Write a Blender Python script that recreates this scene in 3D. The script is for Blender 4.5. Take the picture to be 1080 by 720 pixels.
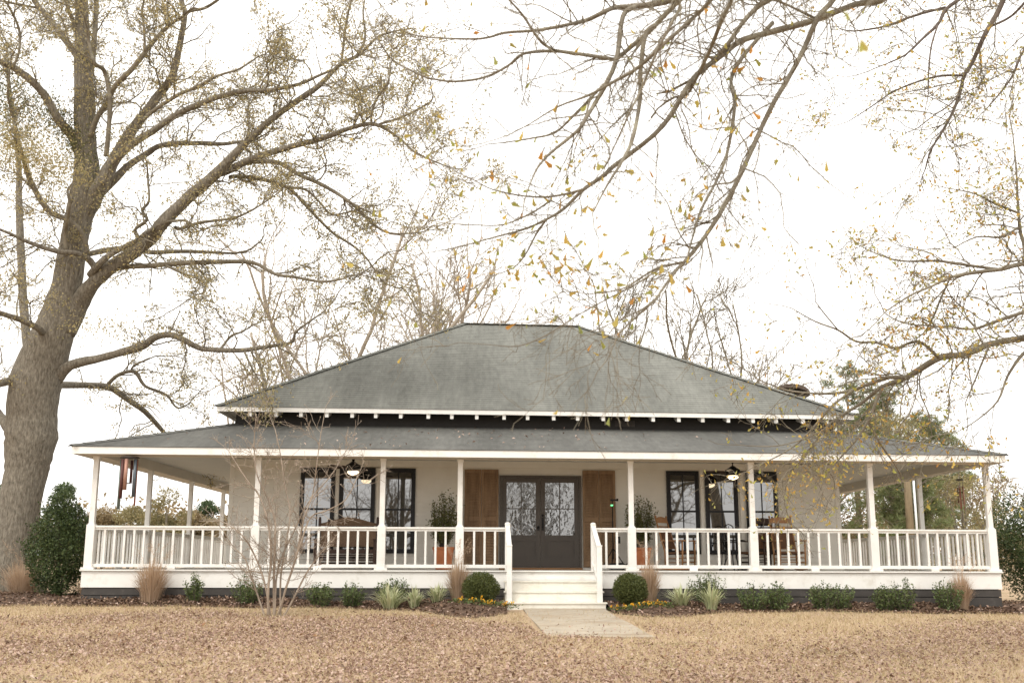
import bpy, math, random
import numpy as np
from mathutils import Vector, Matrix
PI = math.pi
R = math.radians
S = bpy.context.scene
COL = S.collection
for o in list(bpy.data.objects):
    bpy.data.objects.remove(o)

# ------------------------------------------------------------------ camera
F, PITCH, YAW, ROLL = 1137.0, .2023, .0185, .0025      # focal length in pixels of a 1080 px wide frame
CAM = np.array([-.24, -23.864, .159])
cy_, sy_, cp_, sp_ = math.cos(YAW), math.sin(YAW), math.cos(PITCH), math.sin(PITCH)
AX_R = np.array([cy_, -sy_, 0.]); _fh = np.array([sy_, cy_, 0.])
AX_F = _fh * cp_ + np.array([0, 0, sp_]); AX_U = -_fh * sp_ + np.array([0, 0, cp_])
cd = bpy.data.cameras.new('camera'); cam = bpy.data.objects.new('camera', cd); COL.objects.link(cam)
cd.sensor_width = 36; cd.lens = F / 1080 * 36; cd.clip_start = .05; cd.clip_end = 2000
cr, sr = math.cos(ROLL), math.sin(ROLL)
_r = AX_R * cr - AX_U * sr * 1.0
_r = AX_R * cr + AX_U * sr * 1.0
_u = np.cross(_r, AX_F)
M = Matrix(((_r[0], _u[0], -AX_F[0], CAM[0]), (_r[1], _u[1], -AX_F[1], CAM[1]), (_r[2], _u[2], -AX_F[2], CAM[2]), (0, 0, 0, 1)))
cam.matrix_world = M
cd.dof.use_dof = True; cd.dof.focus_distance = 24.5; cd.dof.aperture_fstop = 3.2
S.camera = cam

# ------------------------------------------------------------------ sky, sun, exposure
SUN_EL, SUN_AZ = R(52), R(205)
w = bpy.data.worlds.new('World'); S.world = w; w.use_nodes = True
nt = w.node_tree; bg = nt.nodes['Background']
sky = nt.nodes.new('ShaderNodeTexSky'); sky.sky_type = 'NISHITA'; sky.sun_disc = False
sky.sun_elevation = SUN_EL; sky.sun_rotation = SUN_AZ; sky.air_density = 1.0; sky.dust_density = 4.0
hs = nt.nodes.new('ShaderNodeHueSaturation'); hs.inputs['Saturation'].default_value = .15
mx = nt.nodes.new('ShaderNodeMix'); mx.data_type = 'RGBA'; mx.inputs[0].default_value = .9
mx.inputs[7].default_value = (10.0, 9.75, 9.4, 1)
nt.links.new(sky.outputs[0], hs.inputs['Color']); nt.links.new(hs.outputs[0], mx.inputs[6]); nt.links.new(mx.outputs[2], bg.inputs[0])
bg.inputs[1].default_value = .1
sl = bpy.data.lights.new('sun', 'SUN'); sl.energy = .9; sl.angle = R(25); sl.color = (1, .95, .87)
so = bpy.data.objects.new('sun', sl); COL.objects.link(so)
sd = Vector((math.sin(SUN_AZ) * math.cos(SUN_EL), math.cos(SUN_AZ) * math.cos(SUN_EL), math.sin(SUN_EL)))
so.rotation_euler = sd.to_track_quat('Z', 'Y').to_euler(); so.location = (0, -10, 40)
vs = S.view_settings; S.display_settings.display_device = 'sRGB'
vs.view_transform = 'Standard'; vs.look = 'None'; vs.gamma = 1; vs.use_curve_mapping = False
vs.exposure = .95
S.cycles.max_bounces = 6; S.cycles.diffuse_bounces = 3; S.cycles.transparent_max_bounces = 8
S.cycles.use_denoising = True

# ------------------------------------------------------------------ helpers
def ray(u, v):
    x, y = u - 540, v - 360
    x, y = cr * x + sr * y, -sr * x + cr * y
    return AX_R * x / F - AX_U * y / F + AX_F
def at(u, v, Y):
    """the point in the plane Y that the photograph shows at pixel (u, v)"""
    d = ray(u, v); return CAM + d * ((Y - CAM[1]) / d[1])
def gz(X, Y):
    """lie of the land"""
    yy = Y if Y < 14 else 14 + (Y - 14) * .2
    xx = max(-40, min(40, X - 1))
    return -.77 - .0067 * xx + .025 * max(yy, -40) + .02 * math.sin(X * .9 + 1) * math.cos(Y * .7) + .012 * math.sin(X * 2.3 + Y * 1.7)
def on_ground(u, v):
    d = ray(u, v); lo, hi = 1., 300.
    for _ in range(50):
        m = (lo + hi) / 2; P = CAM + d * m
        if P[2] > gz(P[0], P[1]): lo = m
        else: hi = m
    return CAM + d * lo
def settle(x, z):
    """the old house has settled: its far side sits a touch lower the higher up one looks"""
    return z - .0024 * x * (z - .2) if z > .2 else z

class MB:
    def __init__(s): s.v = []; s.f = []; s.m = []; s.uv = []
    def quad(s, a, b, c, d, m=0, uv=None):
        n = len(s.v); s.v += [tuple(a), tuple(b), tuple(c), tuple(d)]; s.f.append((n, n + 1, n + 2, n + 3)); s.m.append(m); s.uv.append(uv)
    def poly(s, pts, m=0, uv=None):
        n = len(s.v); s.v += [tuple(p) for p in pts]; s.f.append(tuple(range(n, n + len(pts)))); s.m.append(m); s.uv.append(uv)
    def hexa(s, c, m=0):
        """8 corners: bottom 4 (ccw), top 4"""
        n = len(s.v); s.v += [tuple(p) for p in c]
        for f in ((3, 2, 1, 0), (4, 5, 6, 7), (0, 1, 5, 4), (1, 2, 6, 5), (2, 3, 7, 6), (3, 0, 4, 7)):
            s.f.append(tuple(n + i for i in f)); s.m.append(m); s.uv.append(None)
    def box(s, x0, x1, y0, y1, z0, z1, m=0):
        x0, x1 = min(x0, x1), max(x0, x1); y0, y1 = min(y0, y1), max(y0, y1); z0, z1 = min(z0, z1), max(z0, z1)
        s.hexa([(x0, y0, z0), (x1, y0, z0), (x1, y1, z0), (x0, y1, z0), (x0, y0, z1), (x1, y0, z1), (x1, y1, z1), (x0, y1, z1)], m)
    def bar(s, a, b, w, h, m=0, up=(0, 0, 1)):
        """rectangular bar from a to b, w wide sideways, h high"""
        a, b = Vector(a), Vector(b); d = (b - a).normalized(); u = Vector(up)
        if abs(d.dot(u)) > .98: u = Vector((0, 1, 0))
        r = d.cross(u).normalized() * w / 2; u = r.cross(d).normalized() * h / 2
        s.hexa([a - r - u, a + r - u, b + r - u, b - r - u, a - r + u, a + r + u, b + r + u, b - r + u], m)
    def tube(s, pts, rad, n=6, m=0, cap=True, rough=0, rng=None):
        P = [Vector(p) for p in pts]; k = len(P); base = len(s.v)
        t0 = (P[1] - P[0]).normalized(); ref = Vector((0, 0, 1)) if abs(t0.z) < .9 else Vector((1, 0, 0))
        e1 = t0.cross(ref).normalized()
        for i in range(k):
            t = (P[min(i + 1, k - 1)] - P[max(i - 1, 0)])
            t = t.normalized() if t.length > 1e-9 else t0
            e1 = (e1 - t * e1.dot(t)); e1 = e1.normalized() if e1.length > 1e-6 else t.orthogonal().normalized()
            e2 = t.cross(e1); r = rad[i] if hasattr(rad, '__len__') else rad
            for j in range(n):
                a = 2 * PI * j / n; rr = r * (1 + (rng.uniform(-rough, rough) if rough else 0))
                q = P[i] + (e1 * math.cos(a) + e2 * math.sin(a)) * rr; s.v.append((q.x, q.y, q.z))
        for i in range(k - 1):
            for j in range(n):
                a = base + i * n + j; b = base + i * n + (j + 1) % n
                s.f.append((a, b, b + n, a + n)); s.m.append(m); s.uv.append(None)
        if cap:
            s.f.append(tuple(base + j for j in reversed(range(n)))); s.m.append(m); s.uv.append(None)
            s.f.append(tuple(base + (k - 1) * n + j for j in range(n))); s.m.append(m); s.uv.append(None)
    def lathe(s, prof, c, n=16, m=0, rot=None):
        """prof: (radius, z) pairs"""
        base = len(s.v); k = len(prof)
        for r, z in prof:
            for j in range(n):
                a = 2 * PI * j / n; p = Vector((r * math.cos(a), r * math.sin(a), z))
                if rot: p = rot @ p
                s.v.append((c[0] + p.x, c[1] + p.y, c[2] + p.z))
        for i in range(k - 1):
            for j in range(n):
                a = base + i * n + j; b = base + i * n + (j + 1) % n
                s.f.append((a, b, b + n, a + n)); s.m.append(m); s.uv.append(None)
        s.f.append(tuple(base + j for j in reversed(range(n)))); s.m.append(m); s.uv.append(None)
        s.f.append(tuple(base + (k - 1) * n + j for j in range(n))); s.m.append(m); s.uv.append(None)
    def build(s, name, mat, parent=None, smooth=False, bend=False, bevel=0):
        vv = s.v
        if bend: vv = [(x, y, settle(x, z)) for x, y, z in vv]
        if parent is not None and not getattr(s, 'local', False):
            g = parent
            off = Vector((0, 0, 0)); rz = 0
            while g is not None: off += g.location; g = g.parent
            vv = [(x - off.x, y - off.y, z - off.z) for x, y, z in vv]
        me = bpy.data.meshes.new(name); me.from_pydata(vv, [], s.f)
        mats = mat if isinstance(mat, (list, tuple)) else [mat]
        for q in mats: me.materials.append(q)
        if len(mats) > 1: me.polygons.foreach_set('material_index', s.m)
        if any(u is not None for u in s.uv):
            ul = me.uv_layers.new(name='UVMap'); i = 0
            for f, u in zip(s.f, s.uv):
                for k in range(len(f)):
                    if u is not None: ul.data[i].uv = u[k]
                    i += 1
        if smooth: me.polygons.foreach_set('use_smooth', [True] * len(me.polygons))
        me.update()
        o = bpy.data.objects.new(name, me); COL.objects.link(o)
        if parent is not None: o.parent = parent
        if bevel:
            b = o.modifiers.new('edge', 'BEVEL'); b.width = bevel; b.segments = 1; b.limit_method = 'ANGLE'; b.angle_limit = R(40)
        return o

def quick_mesh(name, verts, faces, mat, parent=None):
    """one object out of numpy arrays (leaves, blades)"""
    me = bpy.data.meshes.new(name)
    verts = np.asarray(verts, dtype=np.float32); faces = np.asarray(faces, dtype=np.int32)
    if parent is not None: verts = verts - np.array(parent.location, dtype=np.float32)
    me.vertices.add(len(verts)); me.vertices.foreach_set('co', verts.ravel())
    k = faces.shape[1]
    me.loops.add(faces.size); me.loops.foreach_set('vertex_index', faces.ravel())
    me.polygons.add(len(faces)); me.polygons.foreach_set('loop_start', np.arange(0, faces.size, k, dtype=np.int32))
    me.update(calc_edges=True); me.validate()
    me.materials.append(mat)
    o = bpy.data.objects.new(name, me); COL.objects.link(o)
    if parent is not None: o.parent = parent
    return o

def tag(o, label=None, cat=None, group=None, kind=None):
    if label: o['label'] = label
    if cat: o['category'] = cat
    if group: o['group'] = group
    if kind: o['kind'] = kind
    return o
def thing(name, loc, label, cat, group=None):
    o = bpy.data.objects.new(name, None); o.empty_display_size = .2; COL.objects.link(o)
    o.location = loc
    return tag(o, label, cat, group)
def copy_tree(o, parent=None):
    c = o.copy(); COL.objects.link(c); c.parent = parent
    for ch in o.children: copy_tree(ch, c)
    return c

# ------------------------------------------------------------------ materials
def _nodes(name):
    m = bpy.data.materials.new(name); m.use_nodes = True
    t = m.node_tree; return m, t, t.nodes, t.links, t.nodes['Principled BSDF']
def mat(name, c, rough=.6, var=.12, vscale=3., bump=0., bscale=40., stretch=(1, 1, 1), spec=.3, c2=None, c2scale=1.5, c2lo=.5, c2hi=.65, metal=0., detail=6):
    m, t, N, L, b = _nodes(name)
    tc = N.new('ShaderNodeTexCoord'); mp = N.new('ShaderNodeMapping'); mp.inputs['Scale'].default_value = stretch
    L.new(tc.outputs['Object'], mp.inputs[0])
    no = N.new('ShaderNodeTexNoise'); no.inputs['Scale'].default_value = vscale; no.inputs['Detail'].default_value = detail; no.inputs['Roughness'].default_value = .65
    L.new(mp.outputs[0], no.inputs['Vector'])
    r = N.new('ShaderNodeMapRange'); r.inputs[1].default_value = .25; r.inputs[2].default_value = .75; r.inputs[3].default_value = 1 - var; r.inputs[4].default_value = 1 + var
    L.new(no.outputs['Fac'], r.inputs[0])
    src = None
    if c2:
        n2 = N.new('ShaderNodeTexNoise'); n2.inputs['Scale'].default_value = c2scale; n2.inputs['Detail'].default_value = 8; n2.inputs['Roughness'].default_value = .7
        L.new(mp.outputs[0], n2.inputs['Vector'])
        cr_ = N.new('ShaderNodeValToRGB'); cr_.color_ramp.elements[0].position = c2lo; cr_.color_ramp.elements[1].position = c2hi
        cr_.color_ramp.elements[0].color = (*c, 1); cr_.color_ramp.elements[1].color = (*c2, 1)
        L.new(n2.outputs['Fac'], cr_.inputs[0]); src = cr_.outputs[0]
    mu = N.new('ShaderNodeMix'); mu.data_type = 'RGBA'; mu.blend_type = 'MULTIPLY'; mu.inputs[0].default_value = 1
    if src: L.new(src, mu.inputs[6])
    else: mu.inputs[6].default_value = (*c, 1)
    L.new(r.outputs[0], mu.inputs[7]); L.new(mu.outputs[2], b.inputs['Base Color'])
    b.inputs['Roughness'].default_value = rough; b.inputs['Specular IOR Level'].default_value = spec; b.inputs['Metallic'].default_value = metal
    if bump:
        nb = N.new('ShaderNodeTexNoise'); nb.inputs['Scale'].default_value = bscale; nb.inputs['Detail'].default_value = 5; L.new(mp.outputs[0], nb.inputs['Vector'])
        bp = N.new('ShaderNodeBump'); bp.inputs['Strength'].default_value = bump; bp.inputs['Distance'].default_value = .02
        L.new(nb.outputs['Fac'], bp.inputs['Height']); L.new(bp.outputs[0], b.inputs['Normal'])
    return m
def island_mat(name, cols, trans=.3, rough=.6):
    """a colour per loose piece (leaf, blade, chip), drawn from the list"""
    m, t, N, L, b = _nodes(name)
    g = N.new('ShaderNodeNewGeometry'); cr_ = N.new('ShaderNodeValToRGB'); cr_.color_ramp.interpolation = 'LINEAR'
    e = cr_.color_ramp.elements
    for i in range(len(cols) - 2): e.new(.5)
    for i, c in enumerate(cols): e[i].position = i / (len(cols) - 1); e[i].color = (*c, 1)
    L.new(g.outputs['Random Per Island'], cr_.inputs[0]); L.new(cr_.outputs[0], b.inputs['Base Color'])
    b.inputs['Roughness'].default_value = rough; b.inputs['Specular IOR Level'].default_value = .25
    if trans:
        tr = N.new('ShaderNodeBsdfTranslucent'); L.new(cr_.outputs[0], tr.inputs[0])
        ms = N.new('ShaderNodeMixShader'); ms.inputs[0].default_value = trans
        L.new(b.outputs[0], ms.inputs[1]); L.new(tr.outputs[0], ms.inputs[2]); L.new(ms.outputs[0], N['Material Output'].inputs[0])
    return m
def shingle_mat(name, c):
    m, t, N, L, b = _nodes(name)
    uv = N.new('ShaderNodeUVMap'); uv.uv_map = 'UVMap'
    br = N.new('ShaderNodeTexBrick'); br.inputs['Scale'].default_value = 1; br.offset = .5
    br.inputs['Brick Width'].default_value = .3; br.inputs['Row Height'].default_value = .143; br.inputs['Mortar Size'].default_value = .004
    br.inputs['Color1'].default_value = (c[0] * .95, c[1] * .95, c[2] * .95, 1); br.inputs['Color2'].default_value = (c[0] * 1.05, c[1] * 1.05, c[2] * 1.05, 1)
    br.inputs['Mortar'].default_value = (c[0] * .88, c[1] * .88, c[2] * .88, 1); L.new(uv.outputs[0], br.inputs['Vector'])
    # algae streaks that run down the slope, and pale worn patches
    mp = N.new('ShaderNodeMapping'); mp.inputs['Scale'].default_value = (.8, .13, 1); L.new(uv.outputs[0], mp.inputs[0])
    n1 = N.new('ShaderNodeTexNoise'); n1.inputs['Scale'].default_value = .9; n1.inputs['Detail'].default_value = 7; n1.inputs['Roughness'].default_value = .6; L.new(mp.outputs[0], n1.inputs['Vector'])
    r1 = N.new('ShaderNodeMapRange'); r1.inputs[1].default_value = .33; r1.inputs[2].default_value = .68; r1.inputs[3].default_value = .66; r1.inputs[4].default_value = 1.14; L.new(n1.outputs['Fac'], r1.inputs[0])
    n2 = N.new('ShaderNodeTexNoise'); n2.inputs['Scale'].default_value = 1; n2.inputs['Detail'].default_value = 4; mp2 = N.new('ShaderNodeMapping'); mp2.inputs['Scale'].default_value = (9, 2.2, 1); L.new(uv.outputs[0], mp2.inputs[0]); L.new(mp2.outputs[0], n2.inputs['Vector'])
    r2 = N.new('ShaderNodeMapRange'); r2.inputs[1].default_value = .3; r2.inputs[2].default_value = .7; r2.inputs[3].default_value = .86; r2.inputs[4].default_value = 1.12; L.new(n2.outputs['Fac'], r2.inputs[0])
    mm = N.new('ShaderNodeMath'); mm.operation = 'MULTIPLY'; L.new(r1.outputs[0], mm.inputs[0]); L.new(r2.outputs[0], mm.inputs[1])
    mu = N.new('ShaderNodeMix'); mu.data_type = 'RGBA'; mu.blend_type = 'MULTIPLY'; mu.inputs[0].default_value = 1
    L.new(br.outputs['Color'], mu.inputs[6]); L.new(mm.outputs[0], mu.inputs[7]); L.new(mu.outputs[2], b.inputs['Base Color'])
    b.inputs['Roughness'].default_value = .9; b.inputs['Specular IOR Level'].default_value = .2
    bp = N.new('ShaderNodeBump'); bp.inputs['Strength'].default_value = .5; bp.inputs['Distance'].default_value = .01
    L.new(n2.outputs['Fac'], bp.inputs['Height']); L.new(bp.outputs[0], b.inputs['Normal'])
    return m
def glass_mat(name, wave=.0):
    m, t, N, L, b = _nodes(name)
    b.inputs['Base Color'].default_value = (.012, .012, .012, 1); b.inputs['Roughness'].default_value = .015; b.inputs['IOR'].default_value = 2.9
    tc = N.new('ShaderNodeTexCoord'); no = N.new('ShaderNodeTexNoise'); no.inputs['Scale'].default_value = 5 if wave > .1 else 1.5; L.new(tc.outputs['Object'], no.inputs['Vector'])
    bp = N.new('ShaderNodeBump'); bp.inputs['Strength'].default_value = .05 + wave; bp.inputs['Distance'].default_value = .01
    L.new(no.outputs['Fac'], bp.inputs['Height']); L.new(bp.outputs[0], b.inputs['Normal'])
    return m
def brick_mat(name):
    m, t, N, L, b = _nodes(name)
    tc = N.new('ShaderNodeTexCoord'); mp = N.new('ShaderNodeMapping'); mp.inputs['Rotation'].default_value = (PI / 2, 0, 0); L.new(tc.outputs['Object'], mp.inputs[0])
    br = N.new('ShaderNodeTexBrick'); br.inputs['Scale'].default_value = 1; br.inputs['Brick Width'].default_value = .21; br.inputs['Row Height'].default_value = .075; br.inputs['Mortar Size'].default_value = .008
    br.inputs['Color1'].default_value = (.06, .038, .03, 1); br.inputs['Color2'].default_value = (.10, .066, .05, 1); br.inputs['Mortar'].default_value = (.13, .115, .095, 1)
    L.new(mp.outputs[0], br.inputs['Vector']); L.new(br.outputs['Color'], b.inputs['Base Color']); b.inputs['Roughness'].default_value = .9
    return m
def emit_mat(name, c, s):
    m, t, N, L, b = _nodes(name); b.inputs['Base Color'].default_value = (.8, .75, .65, 1)
    b.inputs['Emission Color'].default_value = (*c, 1); b.inputs['Emission Strength'].default_value = s; return m

WHITE = mat('white_paint', (.79, .775, .735), .5, .06, 2.0, bump=.1, bscale=60, c2=(.58, .54, .46), c2scale=2.6, c2lo=.52, c2hi=.82)
WALLW = mat('cream_siding_paint', (.79, .76, .69), .55, .05, 1.3, bump=.06, bscale=50, c2=(.72, .68, .595), c2scale=.9, c2lo=.5, c2hi=.8)
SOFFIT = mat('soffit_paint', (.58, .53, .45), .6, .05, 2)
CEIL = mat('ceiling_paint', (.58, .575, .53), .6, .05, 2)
DECK = mat('deck_paint', (.45, .42, .37), .6, .15, 3, stretch=(1, .1, 1), bump=.1)
CHAR = mat('charcoal_paint', (.058, .052, .047), .6, .2, 3, bump=.1, c2=(.10, .09, .08), c2scale=3, c2lo=.55, c2hi=.8)
FRIEZE = mat('dark_frieze', (.03, .028, .026), .7, .2, 3)  # even near-black tone for the band between porch roof and upper eave
DOORC = mat('door_paint', (.094, .08, .068), .45, .08, 3, bump=.05)
BLACK = mat('black_window_paint', (.014, .014, .016), .45, .15, 4)
BMETAL = mat('black_metal', (.018, .017, .017), .4, .15, 6, metal=.3)
SHUT = mat('weathered_cedar', (.31, .20, .118), .75, .3, 5, stretch=(3, 3, .5), bump=.3, bscale=30, c2=(.20, .125, .07), c2scale=3, c2lo=.4, c2hi=.7)
ROOF = shingle_mat('grey_shingle', (.186, .188, .168))
ROOF2 = shingle_mat('grey_porch_shingle', (.146, .145, .133))
GLASS = glass_mat('window_glass'); OLDGLASS = glass_mat('seeded_door_glass', .5)
BRICK = brick_mat('chimney_brick')
OAKW = mat('honey_wood', (.33, .17, .075), .5, .22, 8, stretch=(4, 4, 1), bump=.1)
WOVEN = mat('brown_woven', (.13, .065, .035), .8, .35, 60, bump=.6, bscale=90)
DARKW = mat('dark_wood', (.055, .03, .022), .5, .25, 8, stretch=(4, 1, 4))
WICKER = mat('brown_wicker', (.20, .13, .085), .8, .4, 70, bump=.6, bscale=100)
TERRA = mat('terracotta', (.52, .19, .085), .8, .15, 5, bump=.1)
CONC = mat('path_concrete', (.39, .335, .26), .9, .18, 2.5, bump=.35, bscale=50, c2=(.30, .235, .165), c2scale=1.3, c2lo=.45, c2hi=.7)
SOIL = mat('mulch_soil', (.105, .066, .045), .95, .45, 9, bump=.9, bscale=45, c2=(.2, .135, .09), c2scale=14, c2lo=.5, c2hi=.75)
BARK = mat('oak_bark', (.235, .21, .168), .95, .55, 13, bump=1.0, bscale=16, stretch=(2.2, 2.2, .6), c2=(.105, .088, .066), c2scale=9, c2lo=.40, c2hi=.68, detail=10)
TWIG = mat('twig_bark', (.19, .165, .125), .9, .35, 4, bump=.4, bscale=30, c2=(.28, .255, .19), c2scale=3)
TWIGR = mat('reddish_twig_bark', (.31, .25, .195), .9, .3, 4)
TWIGD = mat('dark_twig_bark', (.12, .095, .08), .9, .3, 4)
TWIGF = mat('pale_twig_bark', (.36, .31, .25), .9, .3, 4)
# ------------------------------------------------------------------ farmhouse
house = thing('farmhouse', (.85, 8, -.7), 'white single storey farmhouse with grey hip roof and wraparound porch', 'house')
WX0, WX1, WY0, WY1 = -6.564, 8.256, 2.731, 14.2      # walls
PX0, PX1 = -8.895, 10.735                            # outer post lines
EX0, EX1, EY, EZ = -9.286, 10.98, -.568, 2.538       # porch eave
BACK = 14.0
def hb(mb, name, m, parent=house, **k): return mb.build(name, m, parent, bend=True, **k)

# lapped siding: each board leans out 9 mm at its foot
def lap_wall(axis, c, a0, a1, z0, z1, out, b=.105):
    mb = MB(); z = z0
    while z < z1 - 1e-4:
        zz = min(z + b, z1)
        def P(a, o, h): return (a, c + out * o, h) if axis == 'x' else (c + out * o, a, h)
        q = [P(a0, .024, z), P(a1, .024, z), P(a1, .001, zz), P(a0, .001, zz)]
        e = [P(a0, .0, z), P(a1, .0, z), P(a1, .024, z), P(a0, .024, z)]
        mb.quad(*q); mb.quad(*e); z = zz
    return mb
hb(lap_wall('x', WY0, WX0, WX1, 0, 2.6, -1), 'front_wall', WALLW)
hb(lap_wall('y', WX0, WY0, WY1, 0, 3.6, -1), 'side_wall', WALLW)
hb(lap_wall('y', WX1, WY0, WY1, 0, 3.6, 1), 'side_wall', WALLW)
hb(lap_wall('x', WY1, WX0, WX1, -.6, 3.6, 1), 'rear_wall', WALLW)
mb = MB()
for x in (WX0 - .012, WX1 + .012):
    s = 1 if x > 0 else -1
    mb.box(x - .05, x + .05, WY0 - .028, WY0 + .06, 0, 2.6)
    hb(mb, 'corner_board', WALLW); mb = MB()
mb = MB(); mb.box(WX0 + .06, WX1 - .06, WY0 - .03, WY0 - .006, 2.46, 2.6); hb(mb, 'frieze_board', WALLW)
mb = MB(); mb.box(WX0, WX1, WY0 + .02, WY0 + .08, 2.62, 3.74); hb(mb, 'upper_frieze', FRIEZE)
mb = MB(); mb.box(4.02 - 1.06 - .15, 4.02 - 1.06 + .35, WY0 - .0, WY0 + .02, 3.50, 3.66)
for k in range(5): mb.bar((2.83, WY0 - .012, 3.52 + k * .03), (3.29, WY0 - .012, 3.52 + k * .03), .02, .008)
hb(mb, 'roof_vent', CHAR)

# main hip roof, laid in courses
def courses(mb, e0, e1, r0, r1, n=None, step=.143, lift=.005):
    """eave edge e0-e1, ridge edge r0-r1; strips parallel to the eave, lower edge of each lifted"""
    e0, e1, r0, r1 = map(Vector, (e0, e1, r0, r1))
    nrm = (e1 - e0).cross(r0 - e0)
    if nrm.length < 1e-6: nrm = (e1 - e0).cross(r1 - e0)
    nrm.normalize()
    if nrm.z < 0: nrm = -nrm
    dx = (e1 - e0).normalized(); hgt = ((r0 - e0) - dx * (r0 - e0).dot(dx)).length
    k = max(1, int(hgt / step)); seg = max(1, int((e1 - e0).length / 1.6))
    for i in range(k):
        t0, t1 = i / k, (i + 1) / k
        a0, a1 = e0.lerp(r0, t0), e1.lerp(r1, t0); b0, b1 = e0.lerp(r0, t1), e1.lerp(r1, t1)
        for j in range(seg):
            s0, s1 = j / seg, (j + 1) / seg
            wob = lambda p: .006 * math.sin(p.x * 1.7 + p.y * 2.1 + i * 2.3)
            p = [a0.lerp(a1, s0), a0.lerp(a1, s1), b0.lerp(b1, s1), b0.lerp(b1, s0)]
            up = [nrm * (lift + .001 * math.sin(i * 7.7 + j * 3.1)), nrm * (lift + .001 * math.sin(i * 7.7 + j * 3.1 + 3.1)), nrm * .001, nrm * .001]
            uvv = [((q - e0).dot(dx), (i if n_ < 2 else i + 1) * .143) for n_, q in enumerate(p)]
            q = [p[n_] + up[n_] for n_ in range(4)]
            mb.quad(*q, 0, uvv)
            mb.quad(p[0], p[1], q[1], q[0], 0, [uvv[0], uvv[1], uvv[1], uvv[0]])
UX0, UX1, UY0, UY1, UZ = -6.95, 8.65, 2.2, 14.75, 3.80
RX0, RX1, RY, RZ = -1.10, 2.38, 8.3, 7.28
mb = MB()
A, B, C_, D_ = (UX0, UY0, UZ), (UX1, UY0, UZ), (UX1, UY1, UZ), (UX0, UY1, UZ)
RL, RR = (RX0, RY, RZ), (RX1, RY, RZ)
courses(mb, A, B, RL, RR); courses(mb, B, C_, RR, RR); courses(mb, C_, D_, RR, RL); courses(mb, D_, A, RL, RL)
roof = hb(mb, 'main_roof', ROOF)
def cap(mb, a, b):
    a, b = Vector(a), Vector(b); k = int((b - a).length / .28)
    for i in range(k):
        p, q = a.lerp(b, i / k), a.lerp(b, (i + 1.1) / k)
        sd_ = (b - a).cross(Vector((0, 0, 1))).normalized() * .13
        up = Vector((0, 0, .042)); dn = Vector((0, 0, -.028))
        uvv = [(i * .31, 0), (i * .31 + .3, 0), (i * .31 + .3, .14), (i * .31, .14)]
        mb.quad(p + sd_ + dn + up * .6, q + sd_ + dn + up * .3, q + up * .75, p + up, 0, uvv); mb.quad(p + up, q + up * .75, q - sd_ + dn + up * .3, p - sd_ + dn + up * .6, 0, uvv)
mb = MB(); cap(mb, A, RL); cap(mb, B, RR); cap(mb, RL, RR); cap(mb, C_, RR); cap(mb, D_, RL)
hb(mb, 'ridge_cap', ROOF, roof)
# fascia strips
def ring(name, x0, x1, y0, y1, z0, z1, t, m, parent=house):
    for q in ((x0, x1, y0, y0 + t), (x0, x0 + t, y0 + t, y1), (x1 - t, x1, y0 + t, y1), (x0 + t, x1 - t, y1 - t, y1)):
        mb = MB(); mb.box(q[0], q[1], q[2], q[3], z0, z1)
        if q[1] - q[0] > 5:      # let the long boards follow the settling
            mb = MB(); n = 12
            for i in range(n): mb.box(q[0] + (q[1] - q[0]) * i / n, q[0] + (q[1] - q[0]) * (i + 1) / n, q[2], q[3], z0, z1)
        hb(mb, name, m, parent)
ring('eave_board', UX0 + .02, UX1 - .02, UY0 + .02, UY1 - .02, UZ - .115, UZ - .004, .03, WHITE, roof)
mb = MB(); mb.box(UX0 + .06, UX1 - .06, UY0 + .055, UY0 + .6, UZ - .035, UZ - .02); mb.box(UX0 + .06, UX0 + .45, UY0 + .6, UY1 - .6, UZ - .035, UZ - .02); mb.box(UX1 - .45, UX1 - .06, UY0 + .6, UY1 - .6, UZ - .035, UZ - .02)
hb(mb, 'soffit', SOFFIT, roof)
rng = random.Random(3)
for k in range(24):
    x = UX0 + .85 + k * .612 + rng.uniform(-.035, .035)
    mb = MB(); mb.hexa([(x - .04, UY0 + .055, UZ - .225), (x + .04, UY0 + .055, UZ - .225), (x + .04, WY0 + .04, UZ - .10), (x - .04, WY0 + .04, UZ - .10),
                        (x - .04, UY0 + .055, UZ - .04), (x + .04, UY0 + .055, UZ - .04), (x + .04, WY0 + .04, UZ - .04), (x - .04, WY0 + .04, UZ - .04)])
    hb(mb, 'rafter_tail', WHITE, roof)
# chimney
mb = MB(); mb.box(7.98, 8.80, 6.7, 7.5, 3.3, 5.0)
ch = hb(mb, 'chimney', BRICK)
mb = MB()
for i in range(8):       # arched brick hood
    a0, a1 = PI * i / 8, PI * (i + 1) / 8
    x0, x1 = 8.395 - .50 * math.cos(a0), 8.395 - .50 * math.cos(a1)
    z0, z1 = 5.0 + .24 * math.sin(a0), 5.0 + .24 * math.sin(a1)
    mb.hexa([(x0, 6.62, z0 - .02), (x1, 6.62, z1 - .02), (x1, 7.58, z1 - .02), (x0, 7.58, z0 - .02), (x0, 6.62, z0 + .09), (x1, 6.62, z1 + .09), (x1, 7.58, z1 + .09), (x0, 7.58, z0 + .09)])
hb(mb, 'chimney_hood', BRICK, ch)

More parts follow.
